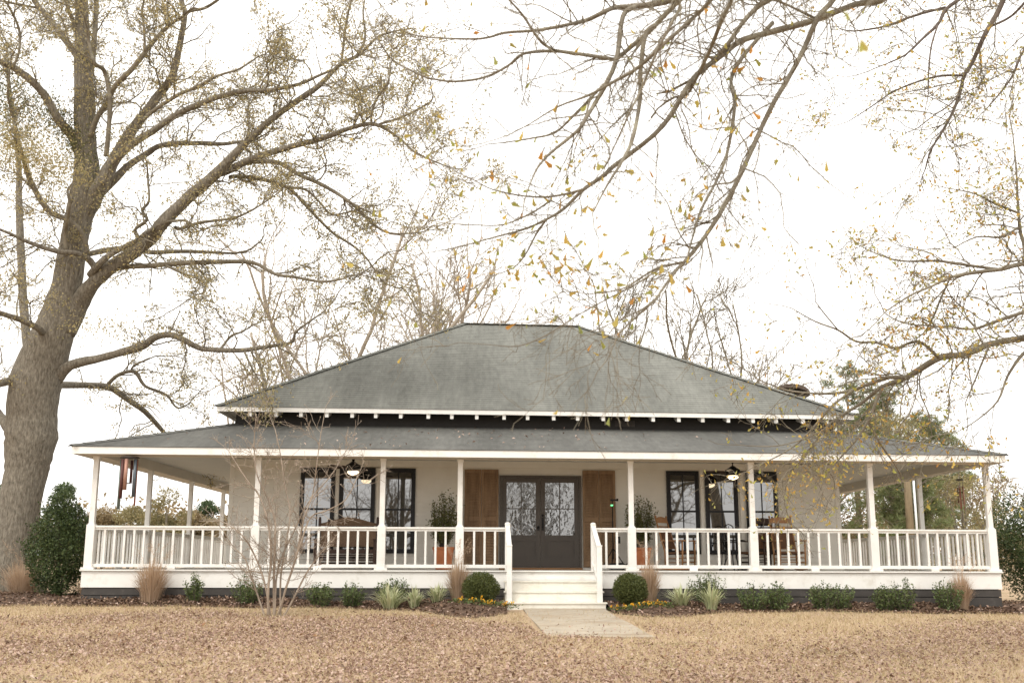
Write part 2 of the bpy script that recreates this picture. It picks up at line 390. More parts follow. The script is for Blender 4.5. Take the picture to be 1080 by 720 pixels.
# porch roof
mb = MB(); TZ = 3.43
courses(mb, (EX0, EY, EZ), (EX1, EY, EZ), (WX0, WY0, TZ), (WX1, WY0, TZ))
courses(mb, (EX1, EY, EZ), (EX1, BACK + .5, EZ), (WX1, WY0, TZ), (WX1, BACK + .5, TZ))
courses(mb, (EX0, BACK + .5, EZ), (EX0, EY, EZ), (WX0, BACK + .5, TZ), (WX0, WY0, TZ))
proof = hb(mb, 'porch_roof', ROOF2)
for q_ in (((EX0, EY, EZ), (WX0, WY0, TZ)), ((EX1, EY, EZ), (WX1, WY0, TZ))):
    mb = MB(); cap(mb, *q_); hb(mb, 'ridge_cap', ROOF2, proof)
ring('fascia', EX0 + .02, EX1 - .02, EY + .02, BACK + .5, EZ - .155, EZ - .006, .03, WHITE, proof)
mb = MB()
for k in range(3):      # two strips of soffit outside the beams
    pass
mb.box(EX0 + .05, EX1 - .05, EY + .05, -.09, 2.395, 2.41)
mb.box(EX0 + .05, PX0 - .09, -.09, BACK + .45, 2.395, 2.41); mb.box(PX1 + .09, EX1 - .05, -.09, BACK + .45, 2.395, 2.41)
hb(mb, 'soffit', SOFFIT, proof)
def beam(x0, x1, y0, y1):
    mb = MB(); n = 12 if x1 - x0 > 3 else 1
    for i in range(n): mb.box(x0 + (x1 - x0) * i / n, x0 + (x1 - x0) * (i + 1) / n, y0, y1, 2.38, 2.615)
    hb(mb, 'porch_beam', SOFFIT)
beam(PX0 - .085, PX1 + .085, -.085, .085); beam(PX0 - .085, PX0 + .085, .085, BACK); beam(PX1 - .085, PX1 + .085, .085, BACK)
# beadboard ceiling
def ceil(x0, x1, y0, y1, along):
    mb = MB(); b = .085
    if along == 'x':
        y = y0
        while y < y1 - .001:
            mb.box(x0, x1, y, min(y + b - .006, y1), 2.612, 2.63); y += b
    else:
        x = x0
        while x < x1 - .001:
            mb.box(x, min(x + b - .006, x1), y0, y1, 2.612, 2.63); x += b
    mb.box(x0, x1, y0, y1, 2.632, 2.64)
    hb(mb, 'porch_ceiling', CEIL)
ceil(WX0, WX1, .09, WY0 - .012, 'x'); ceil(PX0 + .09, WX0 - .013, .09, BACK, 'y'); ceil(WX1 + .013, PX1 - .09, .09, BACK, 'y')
# deck, skirt and base boards
def deck(x0, x1, y0, y1):
    mb = MB(); x = x0
    while x < x1 - .001:
        mb.box(x, min(x + .134, x1), y0, y1, -.035, 0); x += .14
    mb.box(x0 + .05, x1 - .05, y0 + .1, y1 - .02, -.06, -.037)
    hb(mb, 'porch_deck', DECK)
deck(PX0 - .13, PX1 + .13, -.135, WY0 + .1); deck(PX0 - .13, WX0, WY0 + .105, BACK); deck(WX1, PX1 + .13, WY0 + .105, BACK)
mb = MB(); mb.box(PX0 - .14, PX1 + .14, -.145, -.137, -.03, -.002); mb.box(PX0 - .145, PX0 - .133, -.137, BACK, -.03, -.002); mb.box(PX1 + .133, PX1 + .145, -.137, BACK, -.03, -.002)
hb(mb, 'deck_edge', WHITE)
def band(name, z0, z1, y, m, t=.03):
    mb = MB(); mb.box(PX0 - .11 - y, PX1 + .11 + y, -.10 - y, -.10 - y + t, z0, z1); mb.box(PX0 - .11 - y, PX0 - .11 - y + t, -.10 - y + t, BACK, z0, z1); mb.box(PX1 + .11 + y - t, PX1 + .11 + y, -.10 - y + t, BACK, z0, z1)
    hb(mb, name, m)
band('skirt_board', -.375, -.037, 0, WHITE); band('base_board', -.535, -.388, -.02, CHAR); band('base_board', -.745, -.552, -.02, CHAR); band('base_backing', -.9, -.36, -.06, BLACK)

# posts
FRONT = [PX0, -5.352, -2.623, -.928, 2.823, 5.490, 8.135, PX1]
def post(x, y):
    mb = MB(); mb.box(x - .055, x + .055, y - .055, y + .055, .95, 2.381)
    p = hb(mb, 'porch_post', WHITE)
    mb = MB(); mb.box(x - .088, x + .088, y - .088, y + .088, .0, .93); mb.box(x - .07, x + .07, y - .07, y + .07, .93, .955)
    hb(mb, 'post_wrap', WHITE, p)
    mb = MB(); mb.box(x - .14, x + .14, y - .105, y + .105, .001, .045); hb(mb, 'post_foot', WHITE, p)
    mb = MB(); mb.box(x - .07, x + .07, y - .07, y + .07, 2.33, 2.379); hb(mb, 'post_head', WHITE, p)
for x in FRONT: post(x, 0)
for y in (3.80, 7.60, 11.40): post(PX0, y); post(PX1, y)

# railings
def rail(a, b, singles=True, gap=.217):
    a, b = Vector(a), Vector(b); d = (b - a); L = d.length; d.normalize()
    mb = MB(); mb.bar(a + Vector((0, 0, .895)), b + Vector((0, 0, .895)), .105, .038); mb.bar(a + Vector((0, 0, .852)), b + Vector((0, 0, .852)), .05, .048)
    r = hb(mb, 'railing', WHITE)
    mb = MB(); mb.bar(a + Vector((0, 0, .085)), b + Vector((0, 0, .085)), .05, .07); hb(mb, 'bottom_rail', WHITE, r)
    n = max(1, round(L / gap)); allb = MB()
    for i in range(1, n):
        p = a + d * (L * i / n); mb = MB() if singles else allb
        mb.box(p.x - .0225, p.x + .0225, p.y - .0225, p.y + .0225, .12, .83)
        if singles: hb(mb, 'baluster', WHITE, r)
    if not singles: o = hb(allb, 'baluster', WHITE, r); o['kind'] = 'stuff'
    if L > 1.9:
        mb = MB(); c = (a + b) / 2
        if abs(d.x) > .5: mb.box(c.x - .085, c.x + .085, c.y - .06, c.y + .06, .001, .05)
        else: mb.box(c.x - .06, c.x + .06, c.y - .085, c.y + .085, .001, .05)
        hb(mb, 'rail_block', WHITE, r)
w_ = .088
for x0, x1 in ((FRONT[0], FRONT[1]), (FRONT[1], FRONT[2]), (FRONT[2], FRONT[3])): rail((x0 + w_, 0, 0), (x1 - w_, 0, 0))
rail((FRONT[3] + w_, 0, 0), (.07, 0, 0)); rail((2.03, 0, 0), (FRONT[4] - w_, 0, 0))
for x0, x1 in ((FRONT[4], FRONT[5]), (FRONT[5], FRONT[6]), (FRONT[6], FRONT[7])): rail((x0 + w_, 0, 0), (x1 - w_, 0, 0))
for X in (PX0, PX1):
    ys = [0, 3.8, 7.6, 11.4, BACK]
    for i in range(4): rail((X, ys[i] + w_, 0), (X, ys[i + 1] - w_, 0), singles=False)

# steps with newels and sloping rails
STEP = mat('step_paint', (.74, .71, .63), .6, .07, 3, bump=.1, c2=(.60, .55, .45), c2scale=4, c2lo=.5, c2hi=.75)
mb = MB()
lv = [(-.21, -.13, -.44), (-.42, -.44, -.74), (-.635, -.74, -1.06)]
for k, (z, y0, y1) in enumerate(lv):
    ex = .0 if k < 2 else .03
    mb.box(.03 - ex, 2.13 + ex, y1 - .025, y0 + (.02 if k else -.02), z - .03, z)
    mb.box(.06 - ex, 2.10 + ex, y1 + .0, y1 + .02, (-.42 + .001 if k == 0 else -.635 + .001 if k == 1 else -.95), z - .031)
steps = hb(mb, 'porch_steps', STEP)
mb = MB()
for x in (.045, 2.085):
    mb.poly([(x, -.145, -.25), (x, -.43, -.25), (x, -.43, -.46), (x, -.73, -.46), (x, -.73, -.67), (x, -1.05, -.67), (x, -1.05, -.95), (x, -.145, -.95)])
hb(mb, 'step_side', STEP, steps)
for x in (.115, 1.985):
    s = -1 if x < 1 else 1
    mb = MB(); mb.box(x - .055, x + .055, -.06, .05, .0, .97); mb.lathe([(.062, .97), (.062, 1.0), (.045, 1.02), (.02, 1.03)], (x, -.005, 0), 12)
    hb(mb, 'newel_post', WHITE)
    x2 = x + s * .005 + (.03 if s < 0 else .03)
    mb = MB(); mb.box(x2 - .055, x2 + .055, -.96, -.85, -.635, .50); mb.box(x2 - .062, x2 + .062, -.967, -.843, .50, .53)
    hb(mb, 'newel_post', WHITE)
    mb = MB(); mb.bar((x, -.03, .93), (x2, -.90, .47), .10, .045); mb.bar((x, -.06, .12), (x2, -.86, -.30), .05, .07)
    r = hb(mb, 'stair_rail', WHITE)
    for k in range(1, 4):
        t = k / 4; px, py = x + (x2 - x) * t, -.06 - .80 * t
        mb = MB(); mb.box(px - .02, px + .02, py - .02, py + .02, .12 - .42 * t, .90 - .43 * t); hb(mb, 'baluster', WHITE, r)

# windows
FY = WY0 - .012
def window(x0, x1, z0=.38, z1=2.405):
    t = .055; mb = MB()
    mb.box(x0, x0 + t, FY - .05, FY + .02, z0, z1); mb.box(x1 - t, x1, FY - .05, FY + .02, z0, z1); mb.box(x0 + t, x1 - t, FY - .05, FY + .02, z1 - t, z1); mb.box(x0 + t, x1 - t, FY - .06, FY + .02, z0, z0 + .05)
    w0 = hb(mb, 'window', BLACK)
    a, b = x0 + t, x1 - t; zm = 1.41; xc = (a + b) / 2
    for nm, za, zb, y in (('upper_sash', zm - .02, z1 - t, FY - .034), ('lower_sash', z0 + .05, zm + .028, FY - .044)):
        s = .045; mb = MB()
        mb.box(a, a + s, y, y + .03, za, zb); mb.box(b - s, b, y, y + .03, za, zb); mb.box(a + s, b - s, y, y + .03, zb - s, zb); mb.box(a + s, b - s, y, y + .03, za, za + s)
        mb.box(xc - .013, xc + .013, y + .002, y + .028, za + s, zb - s)
        hb(mb, nm, BLACK, w0)
        mb = MB(); mb.quad((a + .01, y + .017, za + .01), (b - .01, y + .017, za + .01), (b - .01, y + .017, zb - .01), (a + .01, y + .017, zb - .01)); hb(mb, 'pane', GLASS, w0)
for x0, x1 in ((-4.90, -4.06), (-3.95, -3.08), (-2.93, -2.10), (4.05, 4.85), (5.00, 5.80), (6.00, 6.78)): window(x0, x1)
# white boards between the windows
for x in (-4.005, -3.005, 4.925, 5.90):
    mb = MB(); mb.box(x - .045, x + .045, FY - .025, FY + .005, .36, 2.45); hb(mb, 'mullion_board', WALLW)

# double door
mb = MB(); mb.box(-.045, .015, FY - .06, FY + .02, .02, 2.26); mb.box(1.895, 1.955, FY - .06, FY + .02, .02, 2.26); mb.box(.015, 1.895, FY - .06, FY + .02, 2.20, 2.26)
hb(mb, 'door_frame', DOORC)
mb = MB(); mb.box(-.05, 1.96, FY - .16, FY + .01, .003, .045); hb(mb, 'threshold', OAKW)
for k, (x0, x1, hx) in enumerate(((.02, .952, .90), (.958, 1.89, 1.01))):
    gx0, gx1 = x0 + .11, x1 - .11; y = FY - .04; mb = MB()
    gz0, gz1 = .82, 2.09
    mb.box(x0, gx0, y, y + .045, .05, 2.195); mb.box(gx1, x1, y, y + .045, .05, 2.195)
    mb.box(gx0, gx1, y, y + .045, gz1, 2.195); mb.box(gx0, gx1, y, y + .045, .68, gz0); mb.box(gx0, gx1, y, y + .045, .05, .26)
    mb.box(gx0, gx1, y + .02, y + .04, .26, .68); mb.box(gx0 + .05, gx1 - .05, y + .006, y + .02, .31, .63)
    xc = (gx0 + gx1) / 2; zc = (gz0 + gz1) / 2
    mb.box(xc - .011, xc + .011, y + .004, y + .04, gz0, gz1); mb.box(gx0, xc - .011, y + .004, y + .04, zc - .011, zc + .011); mb.box(xc + .011, gx1, y + .004, y + .04, zc - .011, zc + .011)
    d = hb(mb, 'door', DOORC)
    mb = MB(); mb.quad((gx0 - .005, y + .024, gz0 - .005), (gx1 + .005, y + .024, gz0 - .005), (gx1 + .005, y + .024, gz1 + .005), (gx0 - .005, y + .024, gz1 + .005)); hb(mb, 'door_glass', OLDGLASS, d)
    if k == 1 or k == 0:
        mb = MB(); mb.box(hx - .025, hx + .025, y - .012, y + .0, .93, 1.24 if k else 1.02)
        if k: mb.tube([(hx, y - .012, 1.2), (hx, y - .05, 1.2), (hx, y - .06, 1.1), (hx, y - .05, .98), (hx, y - .012, .98)], .011, 6)
        mb.lathe([(.012, 0), (.026, .02), (.03, .04), (.02, .055)], (hx, y - .03, .98 if not k else 1.26), 10)
        hb(mb, 'door_handle', BMETAL, d)
# cedar louvred shutters
for x0, x1 in ((-.90, -.07), (1.99, 2.79)):
    z0, z1, y = .06, 2.395, FY - .05; mb = MB(); xm = (x0 + x1) / 2
    for a, b in ((x0, xm - .004), (xm + .004, x1)):
        s = .05
        mb.box(a, a + s, y, y + .035, z0, z1); mb.box(b - s, b, y, y + .035, z0, z1)
        for q0, q1 in ((z0, z0 + .11), (1.15, 1.24), (z1 - .08, z1)): mb.box(a + s, b - s, y + .001, y + .034, q0, q1)
        for q0, q1 in ((z0 + .11, 1.15), (1.24, z1 - .08)):
            n = int((q1 - q0) / .062)
            for i in range(n):
                zc = q0 + (q1 - q0) * (i + .5) / n
                mb.hexa([(a + s, y + .004, zc - .034), (b - s, y + .004, zc - .034), (b - s, y + .03, zc + .018), (a + s, y + .03, zc + .018),
                         (a + s, y + .004, zc - .024), (b - s, y + .004, zc - .024), (b - s, y + .03, zc + .028), (a + s, y + .03, zc + .028)])
        mb.box(a + s, b - s, y + .031, y + .0345, z0 + .1, z1 - .07)
    hb(mb, 'shutter', SHUT)
# ------------------------------------------------------------------ ground, path, bed
rs = np.random.RandomState(5)
xs = np.concatenate([[-900, -400, -200, -100, -60, -40], np.arange(-30, 30.1, .6), [40, 60, 100, 200, 400, 900]])
ys = np.concatenate([[-300, -120, -60, -40], np.arange(-30, 6.1, .5), np.arange(8, 40, 3), [50, 70, 100, 160, 300, 700, 1500]])
mb = MB(); nx = len(xs)
for y in ys:
    for x in xs: mb.v.append((x, y, gz(x, y)))
for j in range(len(ys) - 1):
    for i in range(nx - 1):
        a = j * nx + i; mb.f.append((a, a + 1, a + nx + 1, a + nx)); mb.m.append(0); mb.uv.append(None)
m, t, N, L, b = _nodes('dormant_lawn')
tc = N.new('ShaderNodeTexCoord')
def noise(sc, det=6, ro=.6):
    n = N.new('ShaderNodeTexNoise'); n.inputs['Scale'].default_value = sc; n.inputs['Detail'].default_value = det; n.inputs['Roughness'].default_value = ro; L.new(tc.outputs['Object'], n.inputs['Vector']); return n
n1, n2, n3 = noise(.35), noise(26, 4), noise(1.1)
r = N.new('ShaderNodeValToRGB'); e = r.color_ramp.elements; e.new(.5)
e[0].position, e[1].position, e[2].position = .3, .5, .7
e[0].color = (.37, .27, .18, 1); e[1].color = (.45, .335, .22, 1); e[2].color = (.40, .29, .20, 1); L.new(n1.outputs['Fac'], r.inputs[0])
rg = N.new('ShaderNodeMapRange'); rg.inputs[1].default_value = .56; rg.inputs[2].default_value = .72; L.new(n3.outputs['Fac'], rg.inputs[0]); 
mg = N.new('ShaderNodeMix'); mg.data_type = 'RGBA'; mg.inputs[7].default_value = (.19, .175, .07, 1); L.new(r.outputs[0], mg.inputs[6])
mg_f = N.new('ShaderNodeMath'); mg_f.operation = 'MULTIPLY'; mg_f.inputs[1].default_value = .6; L.new(rg.outputs[0], mg_f.inputs[0]); L.new(mg_f.outputs[0], mg.inputs[0])
rv = N.new('ShaderNodeMapRange'); rv.inputs[1].default_value = .3; rv.inputs[2].default_value = .7; rv.inputs[3].default_value = .62; rv.inputs[4].default_value = 1.3; L.new(n2.outputs['Fac'], rv.inputs[0])
mu = N.new('ShaderNodeMix'); mu.data_type = 'RGBA'; mu.blend_type = 'MULTIPLY'; mu.inputs[0].default_value = 1; L.new(mg.outputs[2], mu.inputs[6]); L.new(rv.outputs[0], mu.inputs[7]); L.new(mu.outputs[2], b.inputs['Base Color'])
b.inputs['Roughness'].default_value = .95; b.inputs['Specular IOR Level'].default_value = .1
bp = N.new('ShaderNodeBump'); bp.inputs['Strength'].default_value = .8; bp.inputs['Distance'].default_value = .03; L.new(n2.outputs['Fac'], bp.inputs['Height']); L.new(bp.outputs[0], b.inputs['Normal'])
LAWN = m
tag(mb.build('ground', LAWN, smooth=True), kind='structure')

# concrete path, slightly skewed, sunk in the lawn
mb = MB(); n = 14
for i in range(n):
    q = []
    for t_ in (i / n, (i + 1) / n):
        y = -1.03 - 6.0 * t_; xl, xr = .42 + .22 * t_, 2.10 + .16 * t_
        q.append((xl, xr, y))
    (a0, a1, y0), (b0, b1, y1) = q
    z0, z1 = gz(1.3, y0) + .022, gz(1.3, y1) + .022
    if i == 6: y1 += .02
    mb.hexa([(b0, y1, z1 - .12), (b1, y1, z1 - .12), (a1, y0, z0 - .12), (a0, y0, z0 - .12), (b0, y1, z1), (b1, y1, z1), (a1, y0, z0), (a0, y0, z0)])
tag(mb.build('path', CONC), kind='structure')

def bed_edge(x):
    e = -1.05 + .12 * math.sin(x * 1.3) + .07 * math.sin(x * 3.1 + 1)
    e -= 2.0 * math.exp(-((x + .55) / 1.0) ** 2) + 1.7 * math.exp(-((x - 3.0) / 1.1) ** 2)
    return e
def bed_z(x, y):
    e = bed_edge(x); t_ = max(0, min(1, (y - e) / 1.2)); t_ = t_ * t_ * (3 - 2 * t_)
    return gz(x, y) + .01 + .125 * t_ + .012 * math.sin(x * 5.1 + y * 4) * t_
mb = MB()
XS = np.arange(-17, 17.01, .14)
def in_path(x, y): return -7.06 < y < -.9 and .30 + .22 * (-y - 1) / 6 < x < 2.16 + .16 * (-y - 1) / 6
rows = 14; nxr = len(XS)
for x in XS:
    e = bed_edge(x); yb = .05 if -9.2 < x < 11 else 1.6
    for j in range(rows):
        y = e + (yb - e) * j / (rows - 1)
        mb.v.append((x, y, bed_z(x, y)))
for i in range(nxr - 1):
    for j in range(rows - 1):
        a = i * rows + j; c = mb.v[a]
        cx_, cy__ = (mb.v[a][0] + mb.v[a + rows][0]) / 2, (mb.v[a][1] + mb.v[a + rows + 1][1]) / 2
        if .12 < cx_ < 2.18 and cy__ < -.0: continue
        mb.f.append((a, a + rows, a + rows + 1, a + 1)); mb.m.append(0); mb.uv.append(None)
tag(mb.build('mulch_bed', SOIL, smooth=True), kind='structure')

def scatter(name, pts, size, mat_, flat=.5, aspect=.6, curl=.25, seed=1, parent=None):
    """small curled leaves or chips lying at the points, one mesh of loose pieces"""
    r_ = np.random.RandomState(seed); n = len(pts); P = np.asarray(pts)
    a = r_.uniform(0, 2 * PI, n); s = size * r_.uniform(.6, 1.35, n)
    tilt = r_.normal(0, flat, n); roll_ = r_.normal(0, flat, n)
    d = np.stack([np.cos(a) * np.cos(tilt), np.sin(a) * np.cos(tilt), np.sin(tilt)], 1)
    sdv = np.stack([-np.sin(a), np.cos(a), np.zeros(n)], 1); up = np.cross(d, sdv)
    sdv = sdv * np.cos(roll_)[:, None] + up * np.sin(roll_)[:, None]; up = np.cross(d, sdv)
    up *= np.sign(up[:, 2:3] + 1e-9)
    S_ = s[:, None]
    v0 = P - d * S_ * .5; v2 = P + d * S_ * .5 + up * S_ * curl * .4
    v1 = P + sdv * S_ * aspect * .5 + up * S_ * curl; v3 = P - sdv * S_ * aspect * .5 + up * S_ * curl
    V = np.stack([v0, v1, v2, v3], 1).reshape(-1, 3)
    V[:, 2] += np.repeat(np.abs(np.sin(tilt)) * s * .4 + .004, 4)
    k = np.arange(n)[:, None] * 4
    Fc = np.concatenate([k + np.array([[0, 1, 2]]), k + np.array([[0, 2, 3]])], 0)
    return quick_mesh(name, V, Fc, mat_, parent)
LITTER = island_mat('leaf_litter', [(.43, .295, .23), (.21, .13, .098), (.54, .40, .325), (.35, .23, .178), (.47, .335, .265), (.13, .08, .06), (.58, .45, .375), (.40, .26, .20)], .1, .8)
CHIPS = island_mat('mulch_chips', [(.10, .06, .04), (.17, .105, .07), (.23, .155, .105), (.075, .045, .033), (.26, .17, .10)], 0, .9)
BLADES = island_mat('dry_grass', [(.53, .41, .26), (.46, .345, .21), (.58, .47, .31), (.42, .315, .185), (.35, .31, .15)], .15, .8)
def lawn_points(n, dens, ymin=-17.5, ymax=-1.0):
    out = []
    while len(out) < n:
        m_ = 40000
        y = rs.uniform(ymin, ymax, m_); d = y - CAM[1]; x = CAM[0] + (rs.uniform(-.70, .70, m_)) * d
        # heavier drifts of leaves at the left and in the middle distance, thinner by the bed
        dn = dens(x, y); k = rs.uniform(0, 1, m_) < dn
        for xx, yy in zip(x[k], y[k]):
            if in_path(xx, yy) and rs.rand() > .10: continue
            if yy > bed_edge(xx) - .02: continue
            out.append((xx, yy, gz(xx, yy) + .012)); 
            if len(out) >= n: break
    return out
def leafden(x, y):
    n_ = .5 + .5 * np.sin(x * .55 + 1.2 * np.sin(y * .4)) * np.cos(y * .5 + .6 * np.sin(x * .7))
    edge = 3.1 + .9 * np.sin(x * .45 + .8) + .5 * np.sin(x * 1.3) + .8 * np.clip((x - 1.5) / 3, 0, 1)
    near = np.clip((-y - edge) / 1.8, .035, 1)
    return np.clip(near * (.14 + .86 * n_ ** 1.2) * (1 + .45 * (x < -1)), 0, 1) * np.clip((y - CAM[1]) / 18, .3, 1)
pts = lawn_points(100000, leafden)
tag(scatter('fallen_leaves', pts, .046, LITTER, .45, .55, .25, 2), kind='stuff')
pts = lawn_points(420, leafden)
tag(scatter('fallen_leaves', pts, .08, island_mat('big_brown_leaves', [(.16, .09, .055), (.30, .17, .09), (.11, .065, .045), (.42, .27, .16)], .1, .8), .5, .6, .3, 12), kind='stuff')
# short dry blades
bp_ = np.array(lawn_points(95000, lambda x, y: np.clip((y - CAM[1]) / 20, .25, 1)))
n = len(bp_); a = rs.uniform(0, 2 * PI, n); h = rs.uniform(.025, .07, n); ln = rs.normal(0, .045, (n, 2))
wv = np.stack([np.cos(a), np.sin(a), np.zeros(n)], 1) * rs.uniform(.004, .009, n)[:, None]
tip = bp_ + np.stack([ln[:, 0], ln[:, 1], h], 1); base = bp_ - np.array([0, 0, .015])
V = np.stack([base - wv, base + wv, tip], 1).reshape(-1, 3)
tag(quick_mesh('dry_grass', V, np.arange(3 * n).reshape(-1, 3), BLADES), kind='stuff')
# bark chips and blown leaves on the bed
cp = []
while len(cp) < 13000:
    x = rs.uniform(-15, 15); e = bed_edge(x); y = rs.uniform(e - .08, -.08 if -9.2 < x < 11 else 1.5)
    if .1 < x < 2.2 and (y < -0.0): continue
    cp.append((x, y, bed_z(x, y) + .004))
tag(scatter('mulch_chips', cp, .075, CHIPS, .4, .45, .1, 3), kind='stuff')
lp = []
while len(lp) < 1500:
    x = rs.uniform(-15, 15); e = bed_edge(x); y = rs.uniform(e, -.08)
    if .1 < x < 2.2: continue
    lp.append((x, y, bed_z(x, y) + .01))
for k in range(130):     # and a few on the porch roof
    x = rs.normal(-.6, 2.2) if k < 90 else rs.uniform(-8, 10); y = rs.uniform(-.45, 2.5); lp.append((x, y, settle(x, 2.538 + .89 * (y + .568) / 3.3) + .022))
tag(scatter('fallen_leaves', lp, .07, LITTER, .4, .55, .22, 4), kind='stuff')
# ------------------------------------------------------------------ trees
OAKLEAF = island_mat('oak_leaves', [(.48, .40, .20), (.36, .32, .165), (.54, .42, .19), (.32, .30, .15), (.43, .36, .20), (.56, .47, .25)], .45)
NEARLEAF = island_mat('water_oak_leaves', [(.28, .31, .09), (.66, .40, .09), (.36, .38, .12), (.72, .52, .13), (.30, .33, .08), (.62, .28, .06), (.46, .42, .11), (.24, .28, .07)], .45)
FARLEAF = island_mat('turning_leaves', [(.40, .39, .13), (.62, .38, .09), (.35, .36, .12), (.70, .52, .14), (.50, .25, .07), (.48, .44, .10), (.36, .38, .10)], .45)
def unit(v): return v / (np.linalg.norm(v) + 1e-12)
def rand_perp(rng, d):
    v = rng.normal(size=3); v -= d * v.dot(d); return unit(v)
def grow(rng, p, d, L, r, lvl, cfg, out, leaves):
    seg = cfg['seg'][lvl]; n = max(2, int(L / seg)); st = L / n; pts = [p]; dd = d
    for i in range(n):
        dd = unit(dd + rng.normal(size=3) * cfg['wig'][lvl] + np.array([0, 0, cfg['up'][lvl]])); pts.append(pts[-1] + dd * st)
    rr = np.linspace(r, max(r * .4, cfg['rmin']), n + 1); out.append((pts, rr, lvl))
    if lvl < cfg['max']:
        k = rng.poisson(L * cfg['kids'][lvl])
        for _ in range(k):
            t = rng.uniform(.12, 1.0); i = min(n - 1, int(t * n)); f = t * n - i
            q = pts[i] * (1 - f) + pts[i + 1] * f; ax = unit(pts[i + 1] - pts[i])
            a = R(rng.uniform(25, 62)); nd = unit(ax * math.cos(a) + rand_perp(rng, ax) * math.sin(a))
            grow(rng, q, nd, L * cfg['ratio'][lvl] * rng.uniform(.5, 1.15) * (1.15 - .5 * t), max(rr[i] * .55, cfg['rmin']), lvl + 1, cfg, out, leaves)
    if lvl >= cfg['leaf_lvl']:
        k = rng.poisson(L * cfg['leafd'] * cfg.get('lw', lambda q: 1.)(pts[-1]))
        for _ in range(k):
            t = rng.uniform(.15, 1.0) * n; i = min(n - 1, int(t)); leaves.append(pts[i] + (pts[i + 1] - pts[i]) * (t - i) + rng.normal(size=3) * cfg['spread'])
def cluster(rng, c, n, sp, ALLQ, out, leaves, r=.003):
    """a spray of leaves on its own twig, which springs from the nearest bough"""
    Q = np.array(ALLQ); c = np.asarray(c); c = c + np.array([0, 0, 0.]); p = Q[np.argmin(((Q - c) ** 2).sum(1))]
    m = (p + c) / 2 + rng.normal(size=3) * .06 + np.array([0, 0, .10 * np.linalg.norm(p - c)]); pts, _ = smooth_line([p, m, c], [1, 1, 1], 5)
    out.append((pts, np.linspace(r, r * .45, len(pts)), 1)); lf = [c + rng.normal(size=3) * sp * np.array([1.2, 1, .8]) for _ in range(n)]
    k = max(2, n // 7); hubs = []
    for i in range(k):
        e = lf[rng.randint(n)]; s0 = pts[rng.randint(len(pts) // 2, len(pts))]; q = [s0, (s0 + e) / 2 + rng.normal(size=3) * .03, e]; out.append((q, [r * .5, r * .4, r * .3], 2)); hubs += [q[1], q[2], s0 * .4 + e * .6]
    H = np.array(hubs)
    for l in lf:
        h = H[np.argmin(((H - l) ** 2).sum(1))]; l2 = h + (l - h) * .8
        if np.linalg.norm(l2 - h) > .02: out.append(([h, l2], [r * .3, r * .25], 3))
        leaves.append(l2)
def leaf_mesh(name, P, size, mat_, parent, seed, hang=.3, wide=.5):
    """spatulate leaves: narrow at the stem, widest near the tip, folded along the midrib"""
    if not len(P): return None
    r_ = np.random.RandomState(seed); P = np.asarray(P); n = len(P)
    d = r_.normal(size=(n, 3)); d[:, 2] -= hang * 2.2; d /= np.linalg.norm(d, axis=1)[:, None]
    s = r_.normal(size=(n, 3)); s -= d * (s * d).sum(1)[:, None]; s /= np.linalg.norm(s, axis=1)[:, None]; u = np.cross(d, s)
    L_ = (size * r_.uniform(.55, 1.3, n))[:, None]; w_ = L_ * wide * r_.uniform(.7, 1.2, n)[:, None]
    c = L_ * r_.uniform(-.15, .25, n)[:, None]
    v0 = P; v1 = P + d * L_ * .82 + s * w_ * .5 + u * c; v2 = P + d * L_ + u * c * .3; v3 = P + d * L_ * .82 - s * w_ * .5 + u * c
    V = np.stack([v0, v1, v2, v3], 1).reshape(-1, 3); k = np.arange(n)[:, None] * 4
    Fc = np.concatenate([k + np.array([[0, 1, 2]]), k + np.array([[0, 2, 3]])], 0)
    return quick_mesh(name, V, Fc, mat_, parent)
def smooth_line(P, rad, k=4):
    """Catmull-Rom through traced points"""
    P = [np.asarray(p, float) for p in P]; out, rr = [], []
    for i in range(len(P) - 1):
        p0, p1, p2, p3 = P[max(i - 1, 0)], P[i], P[i + 1], P[min(i + 2, len(P) - 1)]
        for j in range(k):
            t = j / k; out.append(.5 * (2 * p1 + (p2 - p0) * t + (2 * p0 - 5 * p1 + 4 * p2 - p3) * t * t + (3 * p1 - p0 - 3 * p2 + p3) * t ** 3)); rr.append(rad[i] * (1 - t) + rad[i + 1] * t)
    out.append(P[-1]); rr.append(rad[-1]); return out, rr
def trace(pts, Y0, Y1, wob=.25, seed=0):
    """traced limb -> points at real depth; (u, v, radius in px)"""
    rg = np.random.RandomState(seed); n = len(pts); P, rad = [], []
    for i, (u, v, r) in enumerate(pts):
        Y = Y0 + (Y1 - Y0) * (i / max(1, n - 1)) + (rg.normal(0, wob) if 0 < i else 0)
        p = at(u, v, Y); P.append(p); rad.append(r * (p - CAM).dot(AX_F) / F)
    return P, rad
def limb(P, rad, name, m, parent, n=8, rough=.06, seed=0):
    q, rr = smooth_line(P, rad); mb = MB(); mb.tube(q, rr, n, rough=rough, rng=random.Random(seed))
    return mb.build(name, m, parent, smooth=True), q, rr
